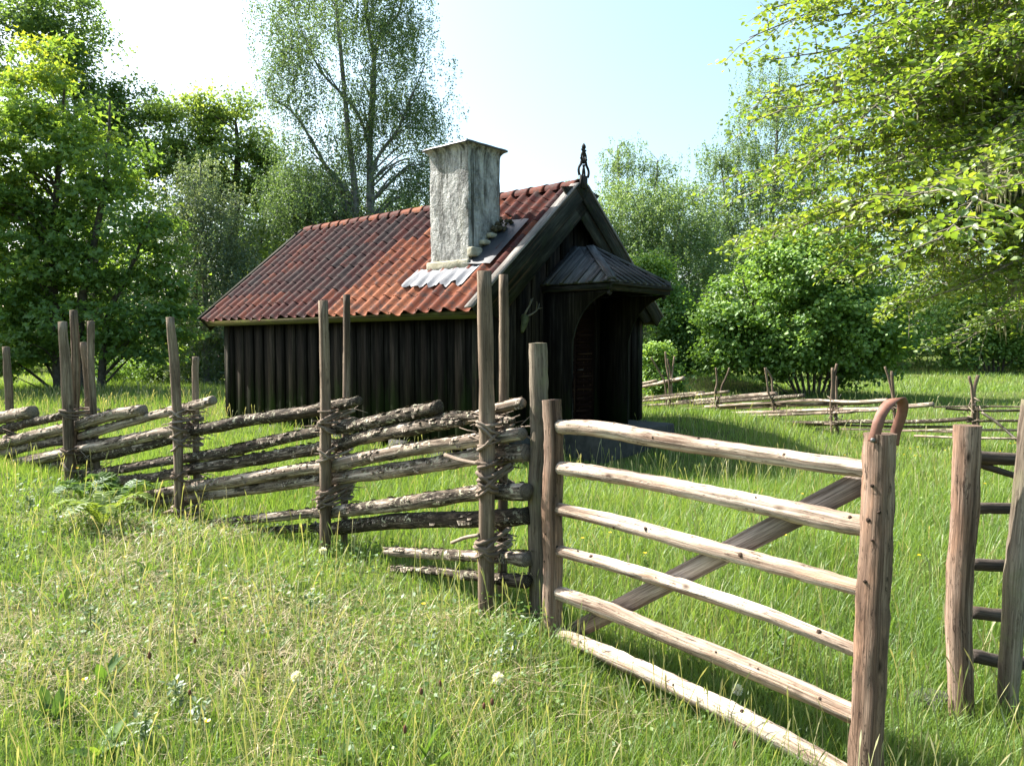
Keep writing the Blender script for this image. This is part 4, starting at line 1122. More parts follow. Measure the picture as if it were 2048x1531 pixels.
def tree(name, label, cat, base, stems, blobs, seed, leafmat, barkmat, n_clump, per, leaf, clump_r, droop=0.0, gap=0.38, shape=4, aspect=0.7, flat=0.55, n_branch=60, tint_mu=0.45, group=None, shell=0.45, tint_top=0.25, branch_r=0.35, limb_z=0.5):
    """base on the ground; stems: list of polylines with radii; blobs: ellipsoids (centre, radii) the crown fills; all in world metres"""
    rg = np.random.default_rng(seed)
    base = np.array(base, float)
    t = thing(name, label, cat, base, 0, group)
    c, dv = in_blobs(blobs, int(n_clump*1.9), rg, shell)
    keep = noise3(c*(0.75/max(clump_r, .3)), seed) > gap
    c, dv = c[keep][:n_clump], dv[keep][:n_clump]
    zb = float(gz(base[0], base[1]))
    c[:, 2] = np.maximum(c[:, 2], zb+0.25)
    # wood
    tb = MB()
    allp = []
    for P, rr in stems:
        tb.tube(np.array(P)-base, rr, 9, 0.07, sub=6)
        Ps, rs = smooth_path(P, rr, 8)
        allp.append((Ps, rs))
    SP = np.concatenate([a for a, _ in allp]); SR = np.concatenate([np.asarray(b_) for _, b_ in allp])
    for q in rg.choice(len(c), min(n_branch, len(c)), replace=False):
        e = c[q]
        # leave the stem below the tip
        cost = np.linalg.norm((SP-e)*np.array([1, 1, 1.0]), axis=1) + 6.0*np.maximum(SP[:, 2]-(e[2]-limb_z*np.linalg.norm(SP[:, :2]-e[:2], axis=1)), 0)
        k = int(np.argmin(cost)); s = SP[k]
        ln = np.linalg.norm(e-s)
        m_ = s*0.5+e*0.5 + np.array([0, 0, (0.12 if droop < .3 else 0.2)*ln]) + rg.normal(0, .06*ln, 3)
        r0 = min(SR[k]*0.55, 0.012*ln+0.012)*branch_r/0.35
        tb.tube(np.array([s, m_, e])-base, [r0, r0*.6, r0*.15], 5, 0.1, sub=4, cap=False)
    tb.build("trunk", M[barkmat], t, smooth=True)
    # leaves
    n = len(c)*per
    ci = np.repeat(np.arange(len(c)), per)
    cr = clump_r*rg.uniform(0.55, 1.3, len(c))
    g = rg.normal(0, .5, (n, 3))*cr[ci][:, None]*np.array([1, 1, flat])
    if droop > 0:
        # hanging twigs: leaves strung below each clump
        ns = max(per//14, 3)
        sid = rg.integers(0, ns, n)
        off = rg.normal(0, .6, (len(c), ns, 3))*cr[:, None, None]*np.array([1, 1, .4])
        ln = rg.uniform(.4, 1.5, (len(c), ns))*droop
        tt = rg.random(n)
        g = off[ci, sid] + np.stack([rg.normal(0, .05, n), rg.normal(0, .05, n), -tt*ln[ci, sid]], 1)
    p = c[ci]+g
    p[:, 2] = np.maximum(p[:, 2], zb+0.08)
    up = np.array([0, 0, 1.])
    nr = unit(up*0.75 + dv[ci]*0.45 + rg.normal(0, .55, (n, 3)))
    dr = rg.normal(0, 1, (n, 3))*np.array([1, 1, .35]) + np.array([0, 0, -0.35 - droop*0.8]) + dv[ci]*0.3
    if droop > 0: nr = unit(rg.normal(0, 1, (n, 3))+dv[ci]*.3)
    size = leaf*rg.uniform(.65, 1.25, n)
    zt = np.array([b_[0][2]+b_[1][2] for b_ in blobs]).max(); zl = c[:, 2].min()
    tc = tint_mu + rg.normal(0, .14, len(c)) + tint_top*((c[:, 2]-zl)/(zt-zl)-0.5)  # leaves tinted lighter towards the top, sunlight painted into the crown
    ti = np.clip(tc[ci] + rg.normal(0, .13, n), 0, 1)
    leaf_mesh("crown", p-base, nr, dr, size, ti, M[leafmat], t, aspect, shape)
    return t

def bl(cx, cy, rx, ry, Y, depth=0.9, dY=0.0):
    """crown lobe that reads cx, cy, rx, ry in the photograph when it stands at depth Y"""
    c = at(cx, cy, Y+dY); k = (Y+dY)/F
    return (c, (rx*k, max(rx, ry*.7)*k*depth, ry*k))
def gp(px, Y): 
    x = (px-CX)/F*Y; return np.array([x, Y, float(gz(x, Y))])
def stem(px0, Y, pts, r0, r1=0.03):
    b = gp(px0, Y); P = [b+np.array([0, 0, -.2])] + [at(x, y, Y) for x, y in pts]
    return (P, list(np.linspace(r0, r1, len(P))))

# left side
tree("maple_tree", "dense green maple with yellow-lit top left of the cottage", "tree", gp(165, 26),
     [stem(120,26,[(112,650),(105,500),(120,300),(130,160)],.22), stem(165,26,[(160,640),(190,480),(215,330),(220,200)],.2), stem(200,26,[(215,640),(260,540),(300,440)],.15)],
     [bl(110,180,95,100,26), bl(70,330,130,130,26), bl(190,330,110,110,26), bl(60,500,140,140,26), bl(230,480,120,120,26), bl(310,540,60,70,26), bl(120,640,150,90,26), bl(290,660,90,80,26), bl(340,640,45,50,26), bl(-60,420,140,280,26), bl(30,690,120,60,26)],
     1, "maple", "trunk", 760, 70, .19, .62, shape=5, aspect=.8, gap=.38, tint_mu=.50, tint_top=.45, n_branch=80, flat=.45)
tree("oak_tree", "dark oak with ragged top showing above the maple's crown", "tree", gp(190, 36),
     [stem(190,36,[(190,560),(170,380),(150,200)],.4)],
     [bl(40,80,110,90,36), bl(120,40,80,70,36), bl(200,130,70,70,36), bl(270,190,55,45,36), bl(150,220,110,110,36), bl(230,290,90,100,36), bl(300,270,50,70,36)],
     2, "oak", "trunk", 330, 80, .2, .85, shape=5, gap=.42, tint_mu=.28, n_branch=60)
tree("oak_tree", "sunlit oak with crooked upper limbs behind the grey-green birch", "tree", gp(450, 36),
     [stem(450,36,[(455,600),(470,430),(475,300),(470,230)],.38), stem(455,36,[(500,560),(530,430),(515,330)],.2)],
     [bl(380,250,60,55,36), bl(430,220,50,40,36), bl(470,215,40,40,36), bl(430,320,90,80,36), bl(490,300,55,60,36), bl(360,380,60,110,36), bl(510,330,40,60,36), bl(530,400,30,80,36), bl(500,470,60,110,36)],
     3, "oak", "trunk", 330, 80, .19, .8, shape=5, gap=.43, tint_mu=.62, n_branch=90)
tree("birch_tree", "shaded grey-green birch between the maple and the cottage roof", "tree", gp(410, 30),
     [stem(410,30,[(412,640),(405,480),(400,320)],.16)],
     [bl(400,360,55,75,30), bl(370,430,60,90,30), bl(440,450,70,100,30), bl(400,560,100,110,30), bl(480,580,70,110,30), bl(390,680,70,70,30)],
     4, "willow", "birchbark", 420, 95, .085, .7, droop=.8, gap=.3, aspect=.75, tint_mu=.6, n_branch=40)
BY = 31
tree("birch_tree", "tall twin-stemmed birch with thin silvery crown behind the tiled roof", "tree", gp(712, BY),
     [stem(700,BY,[(712,440),(696,260),(682,110),(668,-40),(655,-200)],.15,.03), stem(735,BY,[(738,440),(740,280),(748,130),(728,0),(715,-160)],.155,.03), stem(700,BY,[(712,440),(650,330),(590,230),(530,190)],.13,.02), stem(735,BY,[(739,380),(800,250),(850,130)],.11,.02), stem(735,BY,[(739,300),(640,140),(590,30)],.1,.02), stem(735,BY,[(745,150),(800,20),(810,-100)],.1,.02)],
     [bl(690,100,150,150,BY), bl(700,-90,130,130,BY), bl(590,40,80,110,BY), bl(810,150,85,120,BY), bl(790,-10,70,110,BY), bl(600,170,70,70,BY), bl(640,310,95,80,BY), bl(800,280,95,110,BY), bl(700,400,150,70,BY), bl(580,410,60,80,BY), bl(850,360,50,80,BY), bl(740,230,110,90,BY), bl(720,500,140,70,BY), bl(600,330,90,90,BY), bl(650,400,110,70,BY), bl(820,390,80,80,BY)],
     5, "silverbirch", "birchbark", 1250, 105, .08, .8, droop=.9, gap=.43, aspect=.75, tint_mu=.45, n_branch=230, shell=.3)
tree("bushy_tree", "light green bushy tree rising directly behind the left part of the roof", "tree", gp(600, 34),
     [stem(600,34,[(600,600),(600,460),(610,380)],.18)],
     [bl(590,400,55,70,34), bl(640,430,70,60,34), bl(580,500,60,70,34), bl(660,500,80,60,34), bl(790,430,60,50,34), bl(760,520,80,50,34)],
     6, "birch", "trunk", 420, 100, .10, .75, droop=.4, gap=.3, tint_mu=.6, n_branch=40)
# right of the cottage
tree("birch_tree", "dense round-topped birch just right of the cottage gable", "tree", gp(1300, 38),
     [stem(1290,38,[(1290,600),(1290,460),(1285,370)],.2), stem(1330,38,[(1330,600),(1350,480),(1370,400)],.14)],
     [bl(1270,420,90,70,38), bl(1350,440,85,80,38), bl(1230,480,55,90,38), bl(1300,530,120,90,38), bl(1400,540,60,110,38), bl(1260,620,80,80,38), bl(1360,640,90,80,38)],
     7, "birch", "birchbark", 850, 100, .105, .75, droop=.7, gap=.25, tint_mu=.5, n_branch=50)
tree("birch_tree", "slender birch whose two thin tops show above the round-topped birch", "tree", gp(1250, 48),
     [stem(1250,48,[(1245,500),(1238,380),(1235,290)],.16), stem(1260,48,[(1290,480),(1312,370),(1315,320)],.12)],
     [bl(1240,305,42,36,48), bl(1245,360,35,40,48), bl(1312,335,28,30,48), bl(1300,380,60,50,48), bl(1200,400,30,50,48)],
     8, "birch", "birchbark", 150, 70, .11, .7, droop=.7, gap=.36, n_branch=60)
tree("birch_tree", "tall pale birch partly hidden by the overhanging beech branches", "tree", gp(1530, 46),
     [stem(1530,46,[(1530,600),(1545,420),(1555,250),(1560,120)],.22), stem(1500,46,[(1490,560),(1455,420),(1440,310)],.12)],
     [bl(1550,180,60,90,46), bl(1570,290,90,100,46), bl(1500,260,40,60,46), bl(1400,310,35,35,46), bl(1450,300,40,40,46), bl(1450,390,70,80,46), bl(1420,480,70,70,46), bl(1530,420,90,90,46), bl(1620,420,90,120,46), bl(1500,520,110,80,46)],
     9, "birch", "birchbark", 850, 90, .11, .85, droop=.8, gap=.34, n_branch=80)
HZ = 23.5
tree("hazel_bush", "big round many-stemmed hazel bush standing behind the far fence", "bush", gp(1625, HZ),
     [stem(1600+q*7,HZ,[(1590+q*10+(q-4)*8,720),(1560+q*18+(q-4)*22,620),(1540+q*22+(q-4)*26,520+abs(q-4)*12)],.05,.015) for q in range(9)],
     [bl(1600,550,130,85,HZ), bl(1500,610,85,85,HZ), bl(1720,610,110,90,HZ), bl(1640,650,170,90,HZ), bl(1480,690,70,50,HZ), bl(1560,700,80,60,HZ), bl(1700,710,100,60,HZ), bl(1790,690,55,55,HZ), bl(1650,500,70,45,HZ), bl(1540,520,60,40,HZ), bl(1450,640,50,40,HZ), bl(1440,720,45,30,HZ), bl(1810,640,45,50,HZ), bl(1600,490,40,35,HZ), bl(1690,500,40,40,HZ)],
     10, "hazel", "trunk", 820, 62, .12, .45, gap=.38, shape=6, aspect=.85, tint_mu=.55, n_branch=110, shell=.5)
tree("hazel_bush", "many-stemmed hazel bush farther back near the right edge", "bush", gp(1985, 42),
     [stem(1965+q*8,42,[(1950+q*12,700),(1925+q*20,620)],.07,.02) for q in range(6)],
     [bl(1960,640,90,60,42), bl(2040,660,80,80,42), bl(1920,690,60,40,42), bl(1990,580,80,60,42)],
     11, "hazel", "trunk", 330, 75, .16, .8, gap=.3, shape=6, aspect=.85, tint_mu=.55, n_branch=40)
tree("leafy_bush", "dark leafy bush close against the cottage's right corner", "bush", gp(1345, 27),
     [stem(1345,27,[(1345,720),(1345,640)],.07), stem(1330,27,[(1320,710),(1310,640)],.05)],
     [bl(1330,640,60,60,27), bl(1390,660,60,60,27), bl(1320,715,50,45,27), bl(1390,715,45,35,27), bl(1300,560,40,60,27)],
     12, "hazel", "trunk", 260, 75, .12, .5, gap=.3, shape=6, tint_mu=.38, n_branch=30)
tree("leafy_bush", "low bright green bush at the left end of the far fence", "bush", gp(1318, 22.5),
     [stem(1318,22.5,[(1318,770),(1318,730)],.03)],
     [bl(1312,715,26,32,22.5), bl(1325,760,36,30,22.5)],
     13, "hazel", "trunk", 110, 60, .10, .35, gap=.25, shape=6, tint_mu=.7, n_branch=14)
tree("leafy_bush", "shaded undergrowth bush below the maple, beyond the tall grass", "bush", gp(420, 31),
     [stem(420,31,[(420,740),(420,690)],.05)],
     [bl(420,720,70,45,31), bl(340,730,60,35,31), bl(250,740,70,30,31), bl(560,700,90,60,31)],
     14, "maple", "trunk", 220, 70, .15, .7, gap=.25, shape=5, tint_mu=.35, n_branch=20)

# the far wood all round the meadow: one mass of trunks and leaves
def far_wood():
    rg = np.random.default_rng(21)
    pos, nr, dr, sz, ti = [], [], [], [], []
    tb = MB()
    spots = []
    for q in range(46):
        x = -60 + q*2.9 + rg.normal(0, 1.0)
        spots.append((x, 58+rg.uniform(-4, 12)))
    for q in range(9): spots.append((16+q*3.0+rg.normal(0, .6), 48+rg.uniform(-2, 3)))
    for q in range(10): spots.append((-34+q*2.6+rg.normal(0, .6), 45+rg.uniform(-2, 4)))
    for (x, y) in spots:
        left = x < -4
        if -4 < x < 6: h = rg.uniform(5.5, 7.5)
        elif left: h = rg.uniform(11, 14)
        else: h = rg.uniform(9.5, 13)
        z0 = float(gz(x, y))
        tb.tube([(x, y, z0-.2), (x+rg.normal(0, .3), y, z0+h*.5), (x+rg.normal(0, .4), y, z0+h*.9)], [.2, .13, .04], 6)
        blobs = [((x+rg.normal(0, 1), y+rg.normal(0, 1), z0+h*f), (2.2*w, 2.0*w, h*.18)) for f, w in ((.82, .55), (.62, .95), (.42, 1.1), (.22, 1.15), (.1, 1.1))]
        c, dv = in_blobs(blobs, 105, rg, .5)
        per = 30; ci = np.repeat(np.arange(len(c)), per); n = len(ci)
        p = c[ci] + rg.normal(0, .36, (n, 3))*np.array([1, 1, .6])
        p[:, 2] = np.maximum(p[:, 2], z0+.1)
        pos.append(p); nr.append(np.array([0, 0, .7])+dv[ci]*.5+rg.normal(0, .5, (n, 3))); dr.append(rg.normal(0, 1, (n, 3))-np.array([0, 0, .5]))
        sz.append(rg.uniform(.16, .34, n)); ti.append(np.clip(.4+rg.normal(0, .12)+rg.normal(0, .13, len(c))[ci]+rg.normal(0, .1, n), 0, 1))
    o = leaf_mesh("far_woods", np.concatenate(pos), np.concatenate(nr), np.concatenate(dr), np.concatenate(sz), np.concatenate(ti), M["farwood"], None, .75)
    tag(o, "mixed green wood closing off the far side of the meadow", "woodland", kind="stuff")
    w = tb.build("woodland_trunks", M["trunk"], o, smooth=True); w["kind"] = "stuff"
far_wood()

# ------------------------------------------------------------------ overhanging beech at the right, its trunk just outside the frame
def beech():
    rg = np.random.default_rng(33)
    base = np.array([6.2, 7.4, float(gz(6.2, 7.4))])
    t = thing("beech_tree", "overhanging beech with bright young leaves and lichen-hung branches at right", "tree", base)
    tb = MB()
    trunk = np.array([(6.2, 7.4, -.3), (6.15, 7.4, 1.5), (6.25, 7.35, 3.0), (6.2, 7.3, 5.0), (6.3, 7.4, 7.5)])
    tb.tube(trunk-base, [.26, .22, .2, .15, .06], 12, .07, sub=6)
    # limb ends as the photograph shows them, depth there, height where the limb leaves the trunk
    ends = [(1500,20,6.4,4.6),(1515,120,6.2,4.2),(1500,190,6.0,4.0),(1560,280,5.8,3.7),(1425,355,6.6,3.4),(1440,480,7.0,3.0),(1580,400,6.0,3.2),(1640,470,6.3,2.9),(1700,560,6.6,2.7),(1780,330,5.2,3.3),(1830,610,6.8,2.5),(1720,60,5.4,4.5),(1850,150,5.0,4.2),(1640,210,5.5,3.9),(1880,480,5.6,2.9),(1900,700,7.2,2.3),(1960,560,6.2,2.6),(1650,-40,5.8,4.8),(1820,-60,5.4,5.0),(1950,60,5.0,4.6),(1760,440,5.4,3.1),(1930,300,4.9,3.6),(2040,460,5.6,2.8),(1560,-80,6.6,5.0),(1980,640,6.8,2.5),(1620,330,6.6,3.5),(1700,250,6.4,3.8),(1850,250,6.2,3.7),(1800,530,6.0,2.8),(1740,130,6.6,4.3)]
    for (px, py, Y, z0) in list(ends):
        for q in range(2):
            jx = rg.normal(55, 55)
            ends.append((px+jx, py+rg.normal(0, 55), Y+rg.normal(0, .7), z0+rg.normal(0, .25)))
    limbs = []
    for (px, py, Y, z0) in ends:
        if px < 1580: px += 30
        e = at(px, py, Y)
        k = np.interp(z0, trunk[:, 2], np.arange(5)); i0 = int(k); s = trunk[i0]+(trunk[min(i0+1, 4)]-trunk[i0])*(k-i0)
        ln = np.linalg.norm(e-s)
        m1 = s+(e-s)*.35+np.array([0, 0, .10*ln])+rg.normal(0, .05*ln, 3)*np.array([1, 1, .6]); m2 = s+(e-s)*.7+np.array([0, 0, .07*ln])+rg.normal(0, .04*ln, 3)*np.array([1, 1, .5])
        P, rr = smooth_path([s, m1, m2, e], [.022+.006*ln, .016+.003*ln, .010, .004], 7)
        tb.tube(P-base, rr, 6, .12)
        limbs.append((P, rr))
    pos, nr, dr, sz, ti = [], [], [], [], []
    lich = []
    for P, rr in limbs:
        n = len(P); L_ = np.concatenate([[0], np.cumsum(np.linalg.norm(np.diff(P, axis=0), axis=1))])
        s = L_[-1]*.12; side = 1
        tone = rg.normal(0, .10)
        while s < L_[-1]:
            c = np.array([np.interp(s, L_, P[:, i]) for i in range(3)]); d = np.array([np.interp(min(s+.1, L_[-1]), L_, P[:, i])-np.interp(s-.1, L_, P[:, i]) for i in range(3)]); d = unit(d)
            f = s/L_[-1]
            tl = rg.uniform(.3, .85)*(1.05-.55*f)
            sd = np.cross(d, [0, 0, 1.]); sd = unit(sd)
            td = unit(d*rg.uniform(.5, 1.0)+sd*side*rg.uniform(.6, 1.1)+np.array([0, 0, rg.normal(.02, .22)]))
            e = c+td*tl + np.array([0, 0, -.10*tl])
            tw = np.array([c, (c+e)/2+np.array([0, 0, .05*tl])+rg.normal(0, .02, 3), e])
            tb.tube(tw-base, [.0045, .0032, .0015], 4, .1, cap=False)
            # alternate leaves on the twig plus short side shoots
            nl = int(tl/.021)
            for q in range(nl):
                u = (q+.6)/nl
                if rg.random() < .32 or (f < (.62 if c[1] < 6.3 else .4) and rg.random() < .78): continue
                pc = tw[0]*(1-u)**2+2*u*(1-u)*tw[1]+tw[2]*u*u
                for rep in range(2 if rg.random() < .75 else 3):
                    sg = 1 if (q+rep) % 2 else -1
                    ls = np.cross(td, [0, 0, 1.]); ls = unit(ls)
                    ld = td*.7+ls*sg*rg.uniform(.5, 1.1)+np.array([0, 0, rg.normal(-.12, .25)])
                    o_ = rg.normal(0, .022, 3) + unit(ld)*rg.uniform(0, .06)
                    pos.append(pc+o_); dr.append(ld); nr.append(np.array([0, 0, 1.])+rg.normal(0, .6, 3)); sz.append(rg.uniform(.032, .058)); ti.append(.5+tone+rg.normal(0, .16)+.18*u)
            s += rg.uniform(.055, .115); side = -side
        # lichen strands below the bare inner part of the limb
        for q in range(int(L_[-1]*9)):
            s = rg.uniform(.05, .82)*L_[-1]
            if rg.random() > .6: continue
            c = np.array([np.interp(s, L_, P[:, i]) for i in range(3)])
            lich.append((c, rg.uniform(.06, .28)))
    tb.build("trunk", M["lichenbark"], t, smooth=True)
    leaf_mesh("crown", np.array(pos)-base, np.array(nr), np.array(dr), np.array(sz), np.clip(ti, 0, 1), M["beech"], t, .66, 6, .10)
    lb = MB()
    for c, l_ in lich:
        for k in range(rg.integers(5, 13)):
            o_ = rg.normal(0, .024, 3); w_ = rg.uniform(.005, .013); a = rg.uniform(0, 3.14)
            s_ = np.array([math.cos(a), math.sin(a), 0])*w_; e = c+o_+np.array([rg.normal(0, .014), rg.normal(0, .014), -l_*rg.uniform(.4, 1)]); m_ = (c+o_+e)/2+rg.normal(0, .008, 3)
            lb.add(np.array([c+o_-s_, c+o_+s_, m_+s_*.8, e, m_-s_*.8])-base, [[[0, 1, 2, 4]], [[4, 2, 3]]], None, float(np.clip(rg.normal(.5, .25), 0, 1)))
    o = lb.build("hanging_lichen", M["lichen"], t); o["kind"] = "stuff"
beech()

# ------------------------------------------------------------------ grass
HC, HS = math.cos(HA), math.sin(HA)
def blocked(x, y):
    dx, dy = x-P0[0], y-P0[1]; w = dx*HC+dy*HS; l = -dx*HS+dy*HC
    a = (w > -0.02) & (w < W+.02) & (l > -.02) & (l < L+.02)
    c = (w > 1.38) & (w < 3.42) & (l > -1.42) & (l < 0)
    return a | c
def blades(name, x, y, h, w, lean, tint, mat, label=None, cat=None, nseg=3, bend=0.6, droop=None):
    rg = np.random.default_rng(len(x))
    n = len(x); z = gz(x, y)-0.02
    a = rg.uniform(0, 2*math.pi, n)              # lean direction
    la = lean*h
    f = a + rg.normal(math.pi/2, .6, n)          # blade faces across its lean
    sx, sy = np.cos(f)*w/2, np.sin(f)*w/2
    rows = []
    for k in range(nseg+1):
        t = k/nseg
        hx = la*(t**1.8); hz = h*(t - (0.28*lean*t*t))
        px, py, pz = x+np.cos(a)*hx, y+np.sin(a)*hx, z+hz
        if k == nseg: rows.append(np.stack([px, py, pz], 1)[:, None])
        else:
            ww = 1-0.55*t**1.5
            rows.append(np.stack([np.stack([px-sx*ww, py-sy*ww, pz], 1), np.stack([px+sx*ww, py+sy*ww, pz], 1)], 1))
    V = np.concatenate(rows, 1); m_ = V.shape[1]
    b = np.arange(n)[:, None]*m_
    quads = np.concatenate([b+np.array([[2*k, 2*k+1, 2*k+3, 2*k+2]]) for k in range(nseg-1)])
    tris = b+np.array([[2*nseg-2, 2*nseg-1, 2*nseg]])
    o = mesh_obj(name, V.reshape(-1, 3), [quads, tris], mat, None, tint=np.repeat(np.clip(tint, 0, 1), m_))
    return tag(o, label, cat, kind="stuff")
def scatter(n, y0, y1, rg, power=1.0, margin=1.6, xlim=None):
    """points spread over the ground that the camera can see, denser near it"""
    u = rg.random(n)
    if power == 1.0: y = y0*(y1/y0)**u
    else: y = (y0**(1-power+1e-9)+u*(y1**(1-power+1e-9)-y0**(1-power+1e-9)))**(1/(1-power+1e-9))
    hw = y*0.70+margin
    x = rg.uniform(-1, 1, n)*hw
    k = ~blocked(x, y)
    if xlim is not None: k &= xlim(x, y)
    return x[k], y[k]
rg = np.random.default_rng(77)
def front(x, y): return (np.interp(x, FP[:, 0], FP[:, 1])-y) * (x < 0.25) - 10*(x >= 0.25)      # >0: on the bank before the near fence
def dryness(x, y):
    n1 = noise2(x*1.1+3, y*1.1, 11)*.65+noise2(x*3.1, y*3.1, 12)*.35
    return n1
def shade_h(x, y): return .75+.5*noise2(x*.6, y*.6, 21)+.25*(noise2(x*2.3, y*2.3, 22)-.5)
# meadow inside the fence, and the right foreground
x, y = scatter(300000, 1.15, 11, rg, 1.35)
fr = front(x, y); dr_ = dryness(x, y)
keep = (fr < 0.05) | (rg.random(len(x)) < np.where(dr_ > .60, .25, .66))
x, y, fr, dr_ = x[keep], y[keep], fr[keep], dr_[keep]
n = len(x)
h = rg.uniform(.10, .26, n)*shade_h(x, y)*np.where(fr > 0, .72, 1.0)*np.where((fr > -.4) & (fr < .5), .7, 1)*np.where((x > .4) & (x < 2.2) & (y < 4.6), .8, 1)*np.where(rg.random(n) < .05, 1.5, 1)
h *= np.where((x > .25) & (y < 3.6) & (x < 1.2), .9, 1)
w = .0026*np.sqrt(np.maximum(y, 1.6)/2.0)*rg.uniform(.6, 1.4, n)
ti = .46+.34*(noise2(x*.9, y*.9, 31)-.5)+rg.normal(0, .15, n)+np.where((fr > 0) & (rg.random(n) < .14), .34, 0)+np.where(rg.random(n) < .012, .45, 0)
blades("meadow_grass", x, y, h, w, rg.uniform(.1, .75, n), ti, M["grass"], "lush green grass of the near meadow and bank", "grass")
# short under-growth so that no bare soil shows through
x, y = scatter(70000, 1.15, 9, rg, 1.3); n = len(x)
blades("undergrowth", x, y, rg.uniform(.05, .15, n)*shade_h(x, y), .007*np.sqrt(np.maximum(y, 1.6)/2)*rg.uniform(.6, 1.3, n), rg.uniform(.3, 1.3, n), .3+rg.normal(0, .16, n), M["grass"], "short green undergrowth between the grass blades", "undergrowth", nseg=2)
# middle meadow and far meadow
x, y = scatter(170000, 8, 30, rg, 1.4, 2.0); n = len(x)
h = rg.uniform(.09, .22, n)*shade_h(x, y)*(1-.45*np.exp(-((x-2.2)/2.0)**2-((y-10.8)/1.8)**2))*np.where((y > 18) & (x < -4), 1.8, 1)
blades("tall_meadow_grass", x, y, h, .0075*np.sqrt(y/8)*rg.uniform(.6, 1.4, n), rg.uniform(.1, .7, n), .46+.36*(noise2(x*.5, y*.5, 33)-.5)+rg.normal(0, .14, n), M["grass"], "tall meadow grass around the cottage and far fence", "grass", nseg=2)
x, y = scatter(60000, 26, 75, rg, 1.2, 3.0); n = len(x)
blades("far_meadow_grass", x, y, rg.uniform(.12, .3, n)*shade_h(x, y), .022*np.sqrt(y/26)*rg.uniform(.6, 1.4, n), rg.uniform(.1, .7, n), .5+.4*(noise2(x*.25, y*.25, 35)-.5)+rg.normal(0, .12, n), M["grass"], "short sunlit grass of the far meadow", "grass", nseg=2)
# dry straw lying on the bank in front of the fence
x, y = scatter(90000, 1.2, 6.5, rg, 1.2, 1.2, lambda x, y: (x < .75))
fr = np.interp(x, FP[:, 0], FP[:, 1])-y; d_ = dryness(x, y)+.42*np.exp(-((x+.02)/.45)**2-((y-3.75)/.55)**2)+.12*np.exp(-((x+1.6)/1.0)**2-((y-4.4)/.7)**2)+.10*(x < -1.2)
k = (fr > 0.1) & (rg.random(len(x)) < sstep(.50, .86, d_)); x, y = x[k], y[k]; n = len(x)
blades("dry_straw", x, y, rg.uniform(.05, .20, n), .0028*np.sqrt(np.maximum(y, 1.6)/2)*rg.uniform(.6, 1.3, n), rg.uniform(.8, 2.4, n), .5+rg.normal(0, .22, n), M["straw"], "bleached dry straw matted on the bank in front of the fence", "dry grass", nseg=3)
# small herbs among the grass of the bank: clover, yarrow, sorrel
x, y = scatter(60000, 1.3, 8.5, rg, 1.25); nz_ = noise2(x*1.7, y*1.7, 41)
k = (nz_ > .45) & ((front(x, y) > -.3) | (rg.random(len(x)) < .3)); x, y = x[k], y[k]; n = len(x)
pp = np.stack([x, y, gz(x, y)+rg.uniform(.01, .15, n)], 1)
nn_ = np.array([0, 0, 1.])+rg.normal(0, .45, (n, 3)); dd = rg.normal(0, 1, (n, 3))*np.array([1, 1, .4])
o = leaf_mesh("low_herbs", pp, nn_, dd, rg.uniform(.010, .030, n)*np.sqrt(np.maximum(y, 2)/2.5), np.clip(.5+.5*(noise2(x*4, y*4, 43)-.5)+rg.normal(0, .2, n), 0, 1), M["weed"], None, .6, 4, .05)
tag(o, "small leafy herbs mixed into the grass of the bank", "herbs", kind="stuff")
# flowering stems with narrow heads
def seed_stems():
    x1, y1 = scatter(4200, 1.5, 7.5, rg, 1.3, 1.0); x2, y2 = scatter(2600, 7.5, 24, rg, 1.1, 1.5)
    xs_, ys_ = [], []          # a taller stand before the shaded gable and the long wall
    for q in range(260):
        l_, w_ = rg.uniform(-5.2, -.6), rg.uniform(.2, 4.2); p = P0+U*w_+Vv*l_; xs_.append(p[0]); ys_.append(p[1])
    for q in range(90):
        l_, w_ = rg.uniform(-.5, 7.8), rg.uniform(-1.6, -.15); p = P0+U*w_+Vv*l_; xs_.append(p[0]); ys_.append(p[1])
    for q in range(1500): xs_.append(rg.uniform(-15, -5)); ys_.append(rg.uniform(15, 26))   # taller, paler grass before the maple
    x = np.concatenate([x1, x2, xs_]); y = np.concatenate([y1, y2, ys_]); k = ~blocked(x, y); x, y = x[k], y[k]; n = len(x)
    h = rg.uniform(.24, .48, n)*np.where(y < 7.5, .85, 1.0); z = gz(x, y)
    a = rg.uniform(0, 6.283, n); la = h*rg.uniform(.05, .4, n)
    w = .0022*np.sqrt(np.maximum(y, 2)/2)*1.0
    P = [np.stack([x+np.cos(a)*la*t**2, y+np.sin(a)*la*t**2, z+h*t], 1) for t in (0, .45, .82, .91, 1.0)]
    f = rg.uniform(0, 3.14, n); s = np.stack([np.cos(f), np.sin(f), np.zeros(n)], 1)*w[:, None]
    V = np.stack([P[0]-s*.7, P[0]+s*.7, P[1]-s*.6, P[1]+s*.6, P[2]-s*.6, P[2]+s*.6, P[3]-s*1.5, P[3]+s*1.5, P[4]], 1)
    b = np.arange(n)[:, None]*9
    Q = np.concatenate([b+np.array([[0, 1, 3, 2]]), b+np.array([[2, 3, 5, 4]]), b+np.array([[4, 5, 7, 6]])]); T = b+np.array([[6, 7, 8]])
    o = mesh_obj("flowering_grass", V.reshape(-1, 3), [Q, T], M["seed"], None, tint=np.repeat(np.clip(.45+rg.normal(0, .2, n), 0, 1), 9))
    tag(o, "thin flowering grass stems with narrow seed heads above the meadow", "grass", kind="stuff")
seed_stems()

